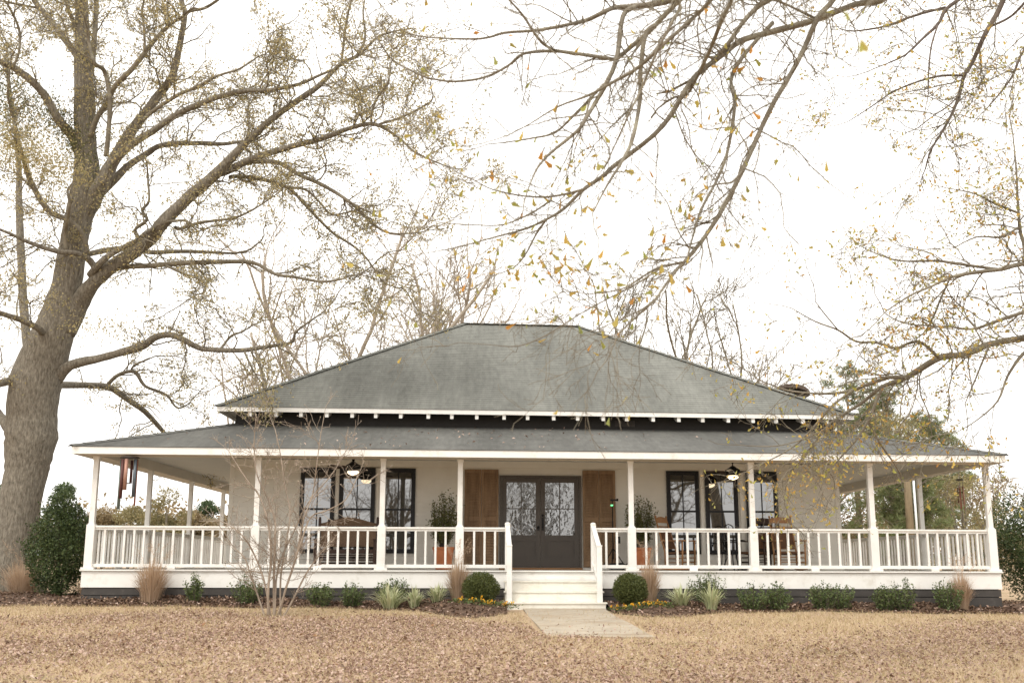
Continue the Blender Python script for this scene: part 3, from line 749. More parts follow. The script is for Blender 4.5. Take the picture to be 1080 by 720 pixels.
def ramify(rng, q, rr, cfg, out, leaves, dens, t0=.15, lmin=.5, lmax=1.6):
    q = np.array(q); seg = np.linalg.norm(np.diff(q, axis=0), axis=1); L = seg.sum(); cum = np.concatenate([[0], np.cumsum(seg)])
    for _ in range(rng.poisson(L * dens)):
        s = rng.uniform(t0, 1.0) * L; i = min(len(seg) - 1, int(np.searchsorted(cum, s) - 1)); i = max(i, 0); f = (s - cum[i]) / (seg[i] + 1e-9)
        p = q[i] * (1 - f) + q[i + 1] * f; ax = unit(q[i + 1] - q[i]); a = R(rng.uniform(30, 75))
        d = unit(ax * math.cos(a) + rand_perp(rng, ax) * math.sin(a))
        grow(rng, p, d, rng.uniform(lmin, lmax), min(max(rr[i] * .4, cfg['rmin'] * 1.5), cfg['r1']), 0, cfg, out, leaves)
    # the tip carries on
    grow(rng, q[-1], unit(q[-1] - q[-2]), rng.uniform(lmin, lmax), rr[-1], 0, cfg, out, leaves)
def twig_mesh(name, out, m, parent, sides=(5, 4, 3, 3)):
    mb = MB()
    for pts, r, lvl in out: mb.tube(pts, r, sides[min(lvl, 3)], cap=False)
    return mb.build(name, m, parent, smooth=True)

# --- the big oak beside the porch, its limbs followed from the photograph
OY = 3.0
oak = thing('oak_tree', (-12.5, OY, gz(-12.5, OY)), 'huge old oak with thick forking grey trunk beside the porch corner', 'tree')
mb = MB(); tr = [(4, 632, 33), (8, 612, 28), (13, 580, 24), (19, 540, 21.5), (26, 508, 21), (29, 488, 22.5), (33, 462, 26.5), (33, 437, 25), (38, 403, 26), (50, 368, 23), (62, 335, 19), (71, 300, 15), (77, 260, 14), (85, 220, 13.5), (91, 185, 13), (90, 150, 11), (89, 100, 10.5), (87, 50, 8), (86, 0, 6.5), (84, -110, 4), (80, -230, 1.5)]
P, rad = trace(tr, OY, OY, .0); q, rr = smooth_line(P, rad, 4); mb.tube(q, rr, 20, rough=.05, rng=random.Random(2))
for bx, by, k in ((-.75, -.5, 0), (.55, -.65, 1), (-.1, -.85, 2), (.75, .2, 3), (-.8, .4, 4)):     # root flare
    b0 = P[0]; mb.tube([b0 + np.array([bx * .35, by * .35, .75]), b0 + np.array([bx * .7, by * .7, .3]), b0 + np.array([bx * 1.25, by * 1.25, -.05])], [.22, .26, .16], 8, rough=.1, rng=random.Random(k))
trunk = mb.build('trunk', BARK, oak, smooth=True)
LIMBS = [  # points, depth at start, depth at end
 ([(66, 350, 15), (82, 322, 12.5), (97, 300, 10.5), (117, 282, 10.5), (140, 267, 10), (160, 250, 10.5), (172, 235, 10), (197, 210, 9), (225, 186, 8.5), (255, 155, 6), (285, 127, 5), (320, 102, 4.5), (337, 90, 4), (360, 67, 3), (377, 59, 2.5), (395, 42, 1.8)], OY, 0.),
 ([(228, 184, 6.5), (245, 178, 6), (267, 167, 5), (310, 154, 4.5), (340, 146, 4), (370, 135, 3.4), (395, 131, 3), (420, 145, 2), (440, 162, 1.5), (475, 177, 1)], 1.8, -1.5),
 ([(392, 131, 2), (392, 120, 1.8), (397, 105, 1.6), (409, 87, 1.4), (412, 67, 1)], -.6, -1.2),
 ([(400, 131, 2), (420, 125, 1.8), (440, 116, 1.5), (455, 107, 1.1)], -.7, -1.2),
 ([(360, 70, 2), (362, 50, 2), (366, 20, 1.8), (372, -5, 1.5)], .5, .2),
 ([(375, 60, 2), (385, 42, 1.8), (383, 10, 1.4), (390, -20, 1)], .3, .8),
 ([(262, 171, 4), (272, 170, 4), (295, 172, 3.6), (315, 184, 3.2), (340, 195, 3), (370, 214, 2.5), (392, 235, 2), (412, 246, 1.6), (445, 245, 1)], 1.6, .2),
 ([(243, 187, 3.6), (252, 186, 3.2), (280, 190, 3), (305, 199, 2.6), (320, 214, 2.4), (340, 235, 2.1), (353, 247, 2), (372, 259, 1.8), (387, 273, 1.4), (402, 295, 1.2)], 1.8, 2.6),
 ([(303, 198, 2), (322, 200, 1.8), (335, 211, 1.7), (349, 226, 1.5), (362, 225, 1.3), (382, 220, 1)], 2.0, 1.2),
 ([(185, 240, 3), (191, 241, 2.6), (210, 235, 2.4), (232, 232, 2), (247, 230, 1.8), (267, 221, 1.5), (290, 206, 1)], 2.0, .6),
 ([(105, 290, 5), (127, 282, 4.2), (160, 280, 4), (197, 277, 4), (235, 276, 3.6), (267, 277, 3), (290, 289, 2.6), (310, 292, 2.3), (340, 297, 2), (362, 294, 1.4)], OY - .2, 1.0),
 ([(92, 268, 4.5), (125, 262, 4), (160, 266, 3.6), (197, 265, 3), (242, 267, 2)], OY + .1, 4.2),
 ([(150, 255, 3), (142, 243, 2.6), (155, 232, 2.6), (150, 222, 2.4), (157, 212, 2), (156, 190, 1.6), (155, 172, 1.2)], 2.2, 1.7),
 ([(95, 290, 6), (107, 276, 5), (122, 265, 4.5), (142, 255, 4), (165, 238, 3)], OY - .5, 1.6),
 ([(104, 290, 5.5), (95, 275, 5), (80, 267, 4.2), (60, 265, 4), (32, 256, 3), (0, 242, 2.2), (-30, 235, 1.5)], OY - .5, 1.0),
 ([(93, 270, 3.6), (87, 247, 4), (72, 232, 4.2), (55, 225, 4.2), (42, 210, 4.2), (30, 185, 4), (24, 165, 3), (15, 130, 2)], OY - .6, 1.5),
 ([(69, 265, 3), (69, 245, 3), (71, 233, 3)], 1.9, 1.6),
 ([(86, 240, 8), (97, 214, 10.5), (111, 186, 10.5), (125, 160, 9), (140, 137, 8), (155, 117, 7), (170, 97, 6.5), (179, 85, 6), (185, 70, 5), (191, 40, 4.5), (195, 15, 4), (191, -5, 3), (186, -70, 2)], OY, 1.8),
 ([(193, 20, 3), (200, 12, 2.6), (215, 9, 2.4), (230, 0, 2.2), (250, -15, 1.5)], 2.0, 1.6),
 ([(112, 190, 6), (120, 172, 6), (140, 152, 5), (160, 139, 5), (185, 122, 4.6), (210, 110, 4.5), (235, 101, 4), (260, 96, 3.5), (285, 95, 3), (315, 89, 2.5), (338, 79, 2), (355, 72, 1.3)], OY - .3, -.5),
 ([(150, 128, 3), (162, 117, 3), (185, 102, 2.8), (207, 92, 2.5), (230, 80, 2), (252, 73, 1.6), (272, 60, 1.2)], 1.8, .3),
 ([(98, 212, 7), (120, 190, 6), (135, 175, 5.2), (155, 162, 4.6), (172, 153, 4), (210, 151, 3.5), (235, 152, 3), (255, 149, 2)], OY, 3.8),
 ([(86, 70, 6), (80, 57, 5.5), (67, 40, 5), (52, 20, 4.5), (37, 2, 4), (15, -40, 3), (-10, -90, 2)], OY, 4.0),
 ([(48, 16, 2.2), (45, 10, 2), (25, 6, 1.8), (0, 1, 1.4)], 3.6, 3.9),
 ([(84, 160, 8), (76, 143, 7.5), (62, 127, 7), (50, 105, 6), (35, 87, 5.5), (15, 72, 5), (0, 65, 4.5), (-40, 50, 3), (-90, 20, 2)], OY, 1.0),
 ([(14, 70, 2), (20, 55, 2), (20, 30, 2), (8, 5, 1.6)], 1.4, 1.2),
 ([(92, 88, 5), (97, 70, 4.4), (100, 37, 4), (102, 0, 3.5), (108, -60, 2)], OY, 3.4),
 ([(86, 50, 4), (78, 25, 3.4), (69, 0, 3), (60, -40, 2)], OY, 2.2),
 ([(95, 145, 5), (102, 125, 4.2), (112, 110, 4), (122, 90, 4), (140, 72, 4), (160, 46, 3.6), (178, 27, 3), (192, 18, 2)], OY - .4, 1.0),
 ([(112, 165, 4), (114, 145, 3.6), (116, 105, 3.6), (110, 75, 3.4), (100, 67, 3), (94, 47, 2.4), (92, 30, 1.6)], OY - .8, 1.4),
 ([(153, 55, 2), (152, 30, 1.9), (150, 10, 1.7), (155, -10, 1.3)], 1.3, 1.1),
 ([(60, 398, 9), (75, 385, 7.5), (108, 377, 5.8), (133, 370, 6), (152, 364, 6), (163, 356, 5.4), (180, 353, 4.6), (197, 360, 4.5), (211, 367, 4), (232, 369, 4), (258, 369, 3.5), (284, 365, 3), (307, 361, 2.5), (312, 350, 2), (325, 340, 1.7), (341, 329, 1.2)], OY, .8),
 ([(50, 407, 7), (61, 406, 6), (83, 406, 5), (114, 408, 5), (133, 420, 4.5), (153, 434, 4), (173, 456, 3.2)], OY + .5, 8.5),
 ([(114, 405, 3), (125, 395, 3), (142, 392, 3), (153, 407, 2.5), (175, 416, 2), (187, 430, 1.5), (200, 425, 1)], 5.0, 5.0),
 ([(138, 391, 1.6), (142, 385, 1.6), (158, 378, 1.2)], 5.0, 4.6),
 ([(45, 352, 6), (40, 346, 5), (22, 337, 4.5), (0, 330, 4), (-40, 315, 3), (-80, 310, 2)], OY - .3, .5),
 ([(34, 392, 9), (20, 398, 7.5), (5, 403, 6), (-30, 410, 4), (-70, 400, 2.5)], OY, 1.5),
 ([(14, 455, 9), (6, 446, 8), (-4, 434, 7), (-30, 400, 5), (-60, 350, 4)], OY, 4.0),
 ([(36, 398, 9), (31, 375, 8), (27, 345, 7), (24, 310, 6.5), (22, 265, 6), (20, 210, 5), (20, 175, 4), (14, 120, 3), (5, 60, 2)], OY + .3, 6.0),
 ([(232, 369, 2), (243, 355, 2), (255, 350, 1.6), (258, 348, 1.3)], 1.6, 1.4),
 ([(258, 371, 1.8), (262, 380, 1.6), (268, 392, 1.2)], 1.4, 1.3),
 ([(175, 280, 2), (190, 287, 2), (215, 297, 1.8), (215, 308, 1.6), (205, 312, 1.2), (190, 322, .9)], 2.2, 1.4),
]
cfg_oak = dict(seg=(.16, .12, .12, .1), wig=(.26, .30, .32, .3), up=(.012, .02, .02, 0), kids=(4.4, 5.6, 0), ratio=(.52, .5, .5), max=2, rmin=.0052, r1=.020, leaf_lvl=1, leafd=15, spread=.08)
rng_ = np.random.RandomState(11); out, leaves = [], []
ramify(rng_, q[44:], rr[44:], cfg_oak, out, leaves, 3, .1, .6, 1.8)
for k, (tp, y0, y1) in enumerate(LIMBS):
    P, rad = trace(tp, y0, y1, .10, k); rad = [max(r * (.69 if i_ > 1 or r < .2 else .88), .011) for i_, r in enumerate(rad)]
    o, q, rr = limb(P, rad, 'limb', BARK if rad[0] > .09 else TWIG, oak, 10 if rad[0] > .1 else 7, .07, k)
    big = rad[0] > .1
    ramify(rng_, q, rr, cfg_oak, out, leaves, 2.8 if not big else 2.5, .32 if big else .12, .6, 2.3)
twig_mesh('twigs', out, TWIG, oak)['kind'] = 'stuff'
leaf_mesh('crown', leaves, .072, OAKLEAF, oak, 1)
import sys; print('oak twigs', len(out), 'leaves', len(leaves), file=sys.stderr)
# green mistletoe-like moss on the fork
MOSS = island_mat('moss_leaves', [(.075, .095, .03), (.13, .14, .05), (.19, .18, .07), (.10, .115, .04)], .2)
rg = np.random.RandomState(8); mp_ = []
for (u0, v0, u1, v1, n_, sp) in ((62, 118, 84, 170, 1500, .20), (50, 108, 66, 130, 1100, .20), (96, 130, 98, 200, 900, .28), (-12, 84, 30, 128, 5200, .46)):
    for _ in range(n_):
        t = rg.rand(); mp_.append(at(u0 + (u1 - u0) * t, v0 + (v1 - v0) * t, OY - .25) + rg.normal(size=3) * sp)
leaf_mesh('moss', mp_, .06, MOSS, oak, 5)
# dense olive spray of drying leaves low in the crown
mp_ = []
for (u0, v0, u1, v1, n_, sp, y) in ((0, 150, 75, 185, 4200, .36, 1.2), (75, 340, 150, 350, 700, .3, 2.2), (20, 120, 70, 150, 1200, .4, 2.4)):
    for _ in range(n_):
        t = rg.rand(); mp_.append(at(u0 + (u1 - u0) * t, v0 + (v1 - v0) * t, y) + rg.normal(size=3) * sp * np.array([1.3, 1, .7]))
leaf_mesh('leaf_spray', mp_, .065, OAKLEAF, oak, 6)

# --- a nearer tree whose boughs hang into the picture from above
NEAR = [
 ([(1000, -150, 9), (960, -60, 7), (935, -4, 5.6), (902, 5, 5), (865, 19, 5), (840, 27, 5), (805, 36, 4.8), (780, 44, 4.6), (762, 58, 4.6), (747, 69, 4.4), (732, 82, 4.2), (720, 100, 4), (707, 122, 4), (690, 142, 3.8), (665, 162, 3.6), (645, 177, 3.5), (637, 185, 3.4), (615, 200, 3), (595, 220, 2.6), (575, 232, 2.2), (552, 242, 1.8), (522, 250, 1.4), (485, 260, 1), (460, 265, .7)], 8.2, 7.2),
 ([(577, 231, 1.8), (566, 246, 1.7), (555, 267, 1.3), (542, 282, 1), (522, 290, .7)], 7.4, 7.4),
 ([(618, 199, 2.2), (585, 207, 1.8), (555, 207, 1.4), (520, 200, 1.1), (500, 190, .9), (485, 183, .7)], 7.3, 6.8),
 ([(580, 212, 1.8), (560, 225, 1.4), (530, 237, 1.1), (497, 237, .9), (465, 235, .7)], 7.4, 7.9),
 ([(935, -90, 8), (800, -40, 6.5), (735, -8, 5.5), (705, 1, 5), (680, 6, 4.5), (650, 8, 4), (635, 14, 3.8), (620, 21, 3.5), (600, 26, 3), (567, 32, 2.5), (532, 35, 2.2), (507, 41, 1.7), (460, 40, 1.2), (430, 35, 1), (412, 18, .8), (398, 0, .6)], 8.0, 7.0),
 ([(790, -35, 5), (745, -25, 4.5), (717, 0, 4), (702, 15, 4), (685, 33, 3.8), (665, 50, 3.6), (650, 62, 3.4), (637, 61, 3.1), (610, 57, 3), (582, 54, 2.8), (552, 57, 2.3), (535, 70, 2.1), (510, 82, 1.9), (480, 86, 1.8), (460, 84, 1.6), (445, 80, 1.4), (415, 64, 1.3), (402, 47, 1.1), (392, 30, .9), (382, 0, .7)], 7.4, 8.0),
 ([(600, 56, 2), (582, 52, 2.4), (567, 40, 2.2), (552, 17, 1.9), (537, 0, 1.5), (520, -20, 1.2)], 7.6, 6.8),
 ([(670, 8, 4.2), (657, 17, 4), (651, 60, 3.9), (640, 87, 3.7), (627, 110, 3.4), (620, 121, 3.2), (610, 137, 2.8), (580, 162, 2.2), (567, 177, 1.7), (560, 192, 1.3), (553, 212, 1)], 7.7, 6.6),
 ([(642, 84, 2.4), (607, 120, 2), (585, 140, 1.7), (560, 146, 1.4), (535, 150, 1), (515, 152, .7)], 7.3, 7.8),
 ([(780, -40, 4), (750, 0, 3.2), (730, 20, 3.1), (702, 45, 3), (675, 70, 2.9), (650, 85, 2.5), (620, 101, 2), (590, 112, 1.4), (560, 130, .9)], 6.6, 7.4),
 ([(745, -30, 3), (718, 8, 2.5), (695, 50, 2.1), (676, 95, 1.9), (665, 117, 1.6), (650, 150, 1.2), (640, 172, .9)], 6.3, 6.6),
 ([(692, 26, 3.8), (681, 36, 3.6), (676, 70, 3.5), (674, 112, 3.3), (666, 150, 2.9), (655, 172, 2.5), (640, 196, 1.6), (625, 225, 1)], 7.5, 6.6),
 ([(800, -50, 4), (772, 0, 3.5), (762, 20, 3.5), (750, 50, 3), (738, 76, 3)], 6.6, 7.6),
 ([(850, -60, 5), (820, -8, 4.4), (800, 7, 4), (785, 22, 3.8), (768, 46, 3.5), (752, 64, 3.2)], 7.9, 7.8),
 ([(960, -120, 6), (905, -45, 4.8), (880, -2, 4.2), (862, 20, 4.5), (850, 47, 4.1), (840, 67, 4), (827, 90, 4), (815, 110, 4), (802, 137, 3.9), (785, 175, 3.9), (765, 215, 3.7), (750, 240, 3.6), (730, 267, 3.2), (715, 283, 2.5), (702, 300, 2), (690, 317, 1.9), (668, 337, 1.4), (653, 353, 1.1), (640, 380, .8)], 8.0, 6.6),
 ([(815, 24, 3.4), (795, 46, 3), (780, 65, 3), (771, 85, 3), (775, 107, 2.9), (772, 135, 2.6), (766, 165, 2.4), (755, 192, 2.2), (740, 220, 2.1), (732, 245, 1.7), (726, 268, 1.2)], 8.0, 6.9),
 ([(722, 276, 2), (708, 279, 2), (695, 282, 1.9), (677, 292, 1.7), (660, 303, 1.4), (640, 308, 1.1), (620, 310, .8)], 6.9, 6.5),
 ([(695, 284, 1.6), (670, 300, 1.4), (645, 313, 1.2), (615, 329, 1), (593, 343, 1), (571, 356, .9), (545, 365, .8), (512, 363, .5)], 6.9, 7.2),
 ([(690, 316, 1.4), (677, 326, 1.2), (655, 336, 1), (635, 345, .8), (615, 352, .5)], 6.8, 6.4),
 ([(785, 178, 2), (772, 192, 1.6), (758, 194, 1.4), (742, 200, 1.1), (732, 208, .8)], 7.2, 6.8),
 ([(712, 118, 1.4), (722, 145, 1.2), (735, 165, 1), (748, 182, .7)], 7.4, 7.2),
 ([(832, 82, 1.2), (841, 66, 1.1), (830, 50, .9)], 7.6, 7.2),
 ([(865, 22, 2), (840, 10, 2), (815, 0, 1.8), (780, 0, 1.5)], 7.8, 7.2),
]
def dep(d): return d + CAM[1]
TX, TY = 9.2, -15.5
near = thing('overhanging_oak', (TX, TY, gz(TX, TY)), 'near oak whose thin leafy boughs droop across the top of the sky', 'tree')
crotch = np.array([TX - .7, TY + .1, 4.6]); g0 = gz(TX, TY)
mb = MB(); mb.tube([(TX + .05, TY, g0 - .1), (TX, TY, g0 + .35), (TX - .05, TY, 1.5), (TX - .3, TY, 3.2), tuple(crotch), (TX - .6, TY + .2, 6.4), (TX - .2, TY + .3, 8.6)], [.44, .33, .28, .25, .22, .13, .05], 14, rough=.05, rng=random.Random(4)); mb.build('trunk', BARK, near, smooth=True)
cfg_near = dict(seg=(.09, .07, .06), wig=(.22, .25, .25), up=(-.03, -.05, -.06), kids=(7.5, 8), ratio=(.5, .5), max=2, rmin=.0015, r1=.006, leaf_lvl=1, leafd=1.25, spread=.02)
def lwn(p):
    """leafier towards the tips that hang in front of the house, nearly bare high up"""
    v = CAM - p; d = (p - CAM).dot(AX_F); yy = 360 - (p - CAM).dot(AX_U) / d * F; xx = 540 + (p - CAM).dot(AX_R) / d * F
    return .25 + .8 * np.clip((yy - 130) / 160, 0, 1.) * (yy < 345) + (.7 if xx < 640 and 150 < yy < 320 else 0)
cfg_near['lw'] = lwn
rng_ = np.random.RandomState(21); out, leaves, ALLQ = [], [], []
for k, (tp, d0, d1) in enumerate(NEAR):
    P, rad = trace(tp, dep(d0), dep(d1), .06, 100 + k)
    if tp[0][1] < -20:
        P = [crotch + np.array([0, 0, -.3 + .05 * k]), crotch * .45 + P[0] * .55 + np.array([0, 0, .35])] + P; rad = [max(.075, rad[0] * 1.5), max(.05, rad[0] * 1.2)] + rad
    rad = [max(r * .68, .0022) for r in rad]
    o, q, rr = limb(P, rad, 'bough', TWIG, near, 7, .1, k); ALLQ += list(q)
    st = .45 if tp[0][1] < -20 else .1
    ramify(rng_, q, rr, cfg_near, out, leaves, 5.6, st, .25, .9)
# clusters of leaves that read clearly in the sky
for (u, v, d, n_, sp) in ((722, 212, 6.9, 26, .11), (540, 270, 7.4, 30, .16), (600, 275, 7.0, 44, .15), (622, 290, 7.0, 26, .12), (515, 295, 7.2, 20, .14), (690, 300, 6.9, 24, .14), (655, 322, 6.8, 26, .14), (785, 60, 7.4, 16, .12), (700, 80, 7.2, 12, .14), (748, 118, 7.2, 14, .1), (600, 185, 7.2, 24, .2), (560, 165, 7.2, 20, .2), (495, 190, 7.0, 12, .12), (480, 150, 7.2, 10, .12), (828, 150, 7.2, 5, .08), (640, 350, 6.8, 9, .12), (560, 350, 7.2, 5, .15), (770, 130, 7.0, 10, .08)):
    cluster(rng_, at(u, v, dep(d)), n_, sp, ALLQ, out, leaves, .0028)
twig_mesh('twigs', out, TWIG, near)['kind'] = 'stuff'
leaf_mesh('crown', leaves, .068, NEARLEAF, near, 9, hang=.55, wide=.42)
# the closest sprig, almost touching the lens
mb = MB(); sp_pts = [at(1010, -60, dep(3.4)), at(960, -30, dep(3.1)), at(925, -4, dep(2.9)), at(905, 15, dep(2.8))]; mb.tube([near_p for near_p in ([np.array(NEAR and crotch)] + [crotch * .5 + sp_pts[0] * .5 + np.array([0, 0, .5])] + sp_pts)], [.03, .016, .006, .004, .003, .002], 6)
mb.build('bough', TWIG, near, smooth=True)
for a_, b_ in (((905, 15), (890, 10)), ((905, 15), (908, 40))):
    mb = MB(); mb.tube([at(*a_, dep(2.8)), at((a_[0] + b_[0]) / 2 + 4, (a_[1] + b_[1]) / 2, dep(2.79)), at(*b_, dep(2.8))], [.002, .0014, .001], 5); mb.build('stem', TWIG, near, smooth=True)
big = [at(890, 10, dep(2.8)), at(908, 40, dep(2.8)), at(907, 41, dep(2.8))]
leaf_mesh('leaf_spray', big, .07, NEARLEAF, near, 17, hang=1.6, wide=.4)
print('near twigs', len(out), 'leaves', len(leaves))

# --- the tree at the far side whose bough crosses the porch roof
FAR = [
 ([(1180, 330, 8), (1130, 348, 6.5), (1080, 356, 5.4), (1043, 363, 5.2), (1030, 369, 5), (1013, 374, 5), (991, 377, 5), (969, 390, 5), (952, 400, 4.2), (930, 408, 3.4), (910, 424, 2.7), (891, 436, 2.3), (872, 450, 2), (852, 476, 1.5), (838, 492, 1)], 12.5, 13.5),
 ([(955, 398, 3.4), (938, 398, 3.2), (919, 404, 3), (897, 412, 2.6), (874, 415, 2), (849, 414, 1.5), (825, 410, 1.1), (800, 400, .8)], 12.8, 13.5),
 ([(931, 408, 2.6), (924, 424, 2.4), (916, 443, 2.2), (902, 465, 1.8), (885, 484, 1.2), (876, 498, .8)], 13, 13),
 ([(915, 444, 1.8), (930, 470, 1.6), (942, 487, 1.1), (950, 500, .8)], 13, 13.6),
 ([(900, 411, 2.2), (880, 426, 2), (863, 445, 1.8), (844, 465, 1.3), (822, 480, 1), (795, 492, .7)], 13, 13.8),
 ([(870, 452, 1.5), (850, 462, 1.2), (820, 470, .9), (790, 470, .7)], 13, 13.8),
 ([(1170, 265, 6), (1080, 278, 3.7), (1056, 284, 3.3), (1031, 287, 3), (1004, 292, 2.5), (982, 302, 2), (961, 311, 1.5), (936, 327, 1)], 12.2, 11.6),
 ([(1052, 284, 2.6), (1016, 279, 2.2), (988, 275, 2), (949, 275, 1.5), (921, 266, 1), (905, 258, .7)], 12, 12.6),
 ([(1002, 293, 1.6), (992, 315, 1.5), (984, 335, 1.3), (975, 350, 1)], 12, 12.4),
 ([(1140, 310, 4), (1080, 329, 3), (1050, 339, 2.8), (1025, 347, 2), (1000, 344, 1.3)], 12.4, 12),
 ([(990, 377, 2.8), (973, 362, 2.5), (961, 361, 2.4), (944, 367, 2.2), (924, 361, 2), (903, 360, 1.8), (884, 348, 1.5), (860, 339, 1.1), (835, 325, .7)], 12.8, 12.2),
 ([(884, 348, 1.1), (869, 330, 1), (860, 318, .7)], 12.3, 12),
 ([(1110, 300, 4), (1080, 256, 3), (1074, 220, 2), (1072, 180, 1.5), (1068, 140, 1)], 12.6, 12.8),
 ([(1100, 362, 3.4), (1080, 372, 2.8), (1063, 396, 2), (1052, 423, 1.5), (1030, 443, 1), (1010, 455, .7)], 12.3, 12),
 ([(1043, 365, 2), (1036, 382, 1.6), (1027, 404, 1.2), (1018, 425, .8)], 12.6, 12.4),
 ([(1075, 225, 2), (1050, 215, 1.6), (1030, 205, 1.2), (1010, 200, .8)], 12.6, 12.4),
 ([(1074, 240, 2), (1055, 250, 1.6), (1030, 250, 1.2), (1005, 262, .8)], 12.6, 12.4),
 ([(1120, -140, 7), (1080, -60, 5), (1058, 0, 4.2), (1050, 17, 4), (1039, 36, 3.6), (1025, 67, 3.2), (1017, 80, 3), (1011, 103, 2.5), (1003, 122, 2.2), (992, 142, 1.8), (982, 158, 1.5), (976, 178, 1)], 13.5, 13),
 ([(1017, 80, 2), (994, 80, 1.8), (969, 86, 1.5), (942, 97, 1.2), (917, 114, .9), (895, 128, .6)], 13.2, 13.4),
 ([(1070, -70, 4), (1030, -15, 3.4), (1011, 0, 3), (997, 11, 2.8), (989, 26, 2.5), (972, 42, 2), (955, 58, 1.5), (936, 67, 1)], 13.6, 13),
 ([(989, 27, 1.4), (982, 50, 1.4), (979, 83, 1.2), (979, 100, .8)], 13.2, 13),
 ([(997, 8, 2), (964, 17, 2), (933, 28, 1.6), (900, 33, 1.1), (885, 30, .7)], 13.4, 12.8),
 ([(1045, 28, 2), (1064, 19, 1.8), (1078, 6, 2), (1095, -15, 2)], 13.4, 13.2),
 ([(1110, 20, 3), (1080, 53, 2), (1069, 78, 1.9), (1058, 94, 1.4), (1045, 110, .9)], 13.4, 13),
 ([(1012, 100, 1.2), (1000, 112, 1.2), (985, 122, 1), (968, 135, .7)], 13.1, 13),
]
TX, TY = 13.4, -9.6
far = thing('roadside_oak', (TX, TY, gz(TX, TY)), 'oak reaching in with an arching bare bough in front of the porch roof end', 'tree')
g0 = gz(TX, TY); crotch = np.array([TX - .6, TY, 3.0]); crotch2 = np.array([TX - .4, TY, 7.2])
mb = MB(); mb.tube([(TX, TY, g0 - .1), (TX, TY, g0 + .4), (TX - .1, TY, 1.2), tuple(crotch), (TX - .5, TY + .1, 5), tuple(crotch2), (TX, TY, 10)], [.55, .40, .34, .30, .22, .16, .05], 14, rough=.05, rng=random.Random(7)); mb.build('trunk', BARK, far, smooth=True)
cfg_far = dict(seg=(.12, .09, .08), wig=(.22, .26, .26), up=(-.01, -.02, -.03), kids=(6.5, 7.5), ratio=(.5, .5), max=2, rmin=.0027, r1=.010, leaf_lvl=1, leafd=4.6, spread=.035)
rng_ = np.random.RandomState(31); out, leaves, ALLQ = [], [], []
for k, (tp, d0, d1) in enumerate(FAR):
    P, rad = trace(tp, dep(d0), dep(d1), .07, 200 + k)
    if tp[0][0] > 1105 or tp[0][1] < -20:
        c_ = crotch2 if tp[0][1] < 100 else crotch
        P = [c_] + [c_ * .5 + P[0] * .5 + np.array([0, 0, .2])] + P; rad = [rad[0] * 1.7, rad[0] * 1.3] + rad; st = .5
    else: st = .1
    rad = [max(r * .68, .0033) for r in rad]
    o, q, rr = limb(P, rad, 'bough', TWIG if tp[0][1] > 200 else TWIGD, far, 7, .08, k); ALLQ += list(q)
    ramify(rng_, q, rr, cfg_far, out, leaves, 3.8, st, .35, 1.3)
for (u, v, d, n_, sp) in ((1035, 225, 12.6, 420, .32), (965, 315, 12, 170, .3), (925, 270, 12.4, 80, .22), (905, 290, 12.4, 50, .2), (1060, 200, 12.6, 160, .3), (975, 350, 12.4, 120, .22), (800, 505, 13.6, 90, .25), (840, 520, 13.4, 80, .3), (880, 475, 13.3, 120, .3), (940, 440, 13.2, 130, .35), (985, 440, 13, 90, .3), (1000, 100, 13.2, 90, .35), (955, 105, 13.2, 90, .3), (860, 395, 13.2, 80, .5), (830, 380, 13.2, 50, .5)):
    for _ in range(max(1, n_ // 40)): cluster(rng_, at(u, v, dep(d)) + rng_.normal(size=3) * sp * .6, min(n_, 40), sp * .8, ALLQ, out, leaves, .0045)
twig_mesh('twigs', out, TWIG, far)['kind'] = 'stuff'
leaf_mesh('crown', leaves, .056, FARLEAF, far, 10, hang=.35, wide=.5)
print('far twigs', len(out), 'leaves', len(leaves))

# --- trees behind the house
def bare_tree(name, x, y, h, stems, label, seed, leafd=0., spread_=.35, m=TWIGF, leafm=OAKLEAF, r=.09, group=None, kids=(.9, 1.5, 2.0), lsize=.09, up=.06):
    rg = np.random.RandomState(seed); g = gz(x, y); t = thing(name, (x, y, g), label, 'tree', group)
    cfg = dict(seg=(.7, .45, .35, .3), wig=(.10, .13, .16, .2), up=(up, up, up * .7, 0), kids=kids, ratio=(.42, .45, .5), max=3, rmin=.015, leaf_lvl=2, leafd=leafd, spread=.12)
    tk, lv = [], []
    for s in range(stems):
        a = 2 * PI * s / stems + rg.uniform(-.5, .5); lean = spread_ * rg.uniform(.35, 1.1) if stems > 1 else .04
        d = unit(np.array([math.cos(a) * lean, math.sin(a) * lean * .7, 1]))
        grow(rg, np.array([x + .12 * math.cos(a), y + .12 * math.sin(a), g - .1]), d, h * rg.uniform(.8, 1.05), r * rg.uniform(.75, 1.1), 0, cfg, tk, lv)
    stemsl = [q_ for q_ in tk if q_[2] == 0]; rest = [q_ for q_ in tk if q_[2] > 0]
    for pts, rr_, _ in stemsl:
        mb = MB(); mb.tube(pts, rr_, 7); mb.build('trunk', m, t, smooth=True)
    twig_mesh('twigs', rest, m, t, (5, 4, 3, 3))['kind'] = 'stuff'
    if lv: leaf_mesh('crown', lv, lsize, leafm, t, seed)
    return t
YELLOW = island_mat('yellowed_leaves', [(.34, .26, .09), (.42, .33, .12), (.26, .22, .08), (.48, .36, .14)], .35)
G1 = 'bare trees behind the roof'
bare_tree('bare_tree', -6.3, 19, 14.2, 7, 'many stemmed bare tree rising behind the roof slope next to the oak', 41, 1.8, .75, TWIGF, YELLOW, .13, G1, kids=(1.0, 1.6, 2.2), up=.03)
bare_tree('bare_tree', -9.0, 21, 10.0, 4, 'yellow leafed slender tree behind the porch roof corner nearest the big oak', 42, 4.0, .40, TWIGF, YELLOW, .07, G1)
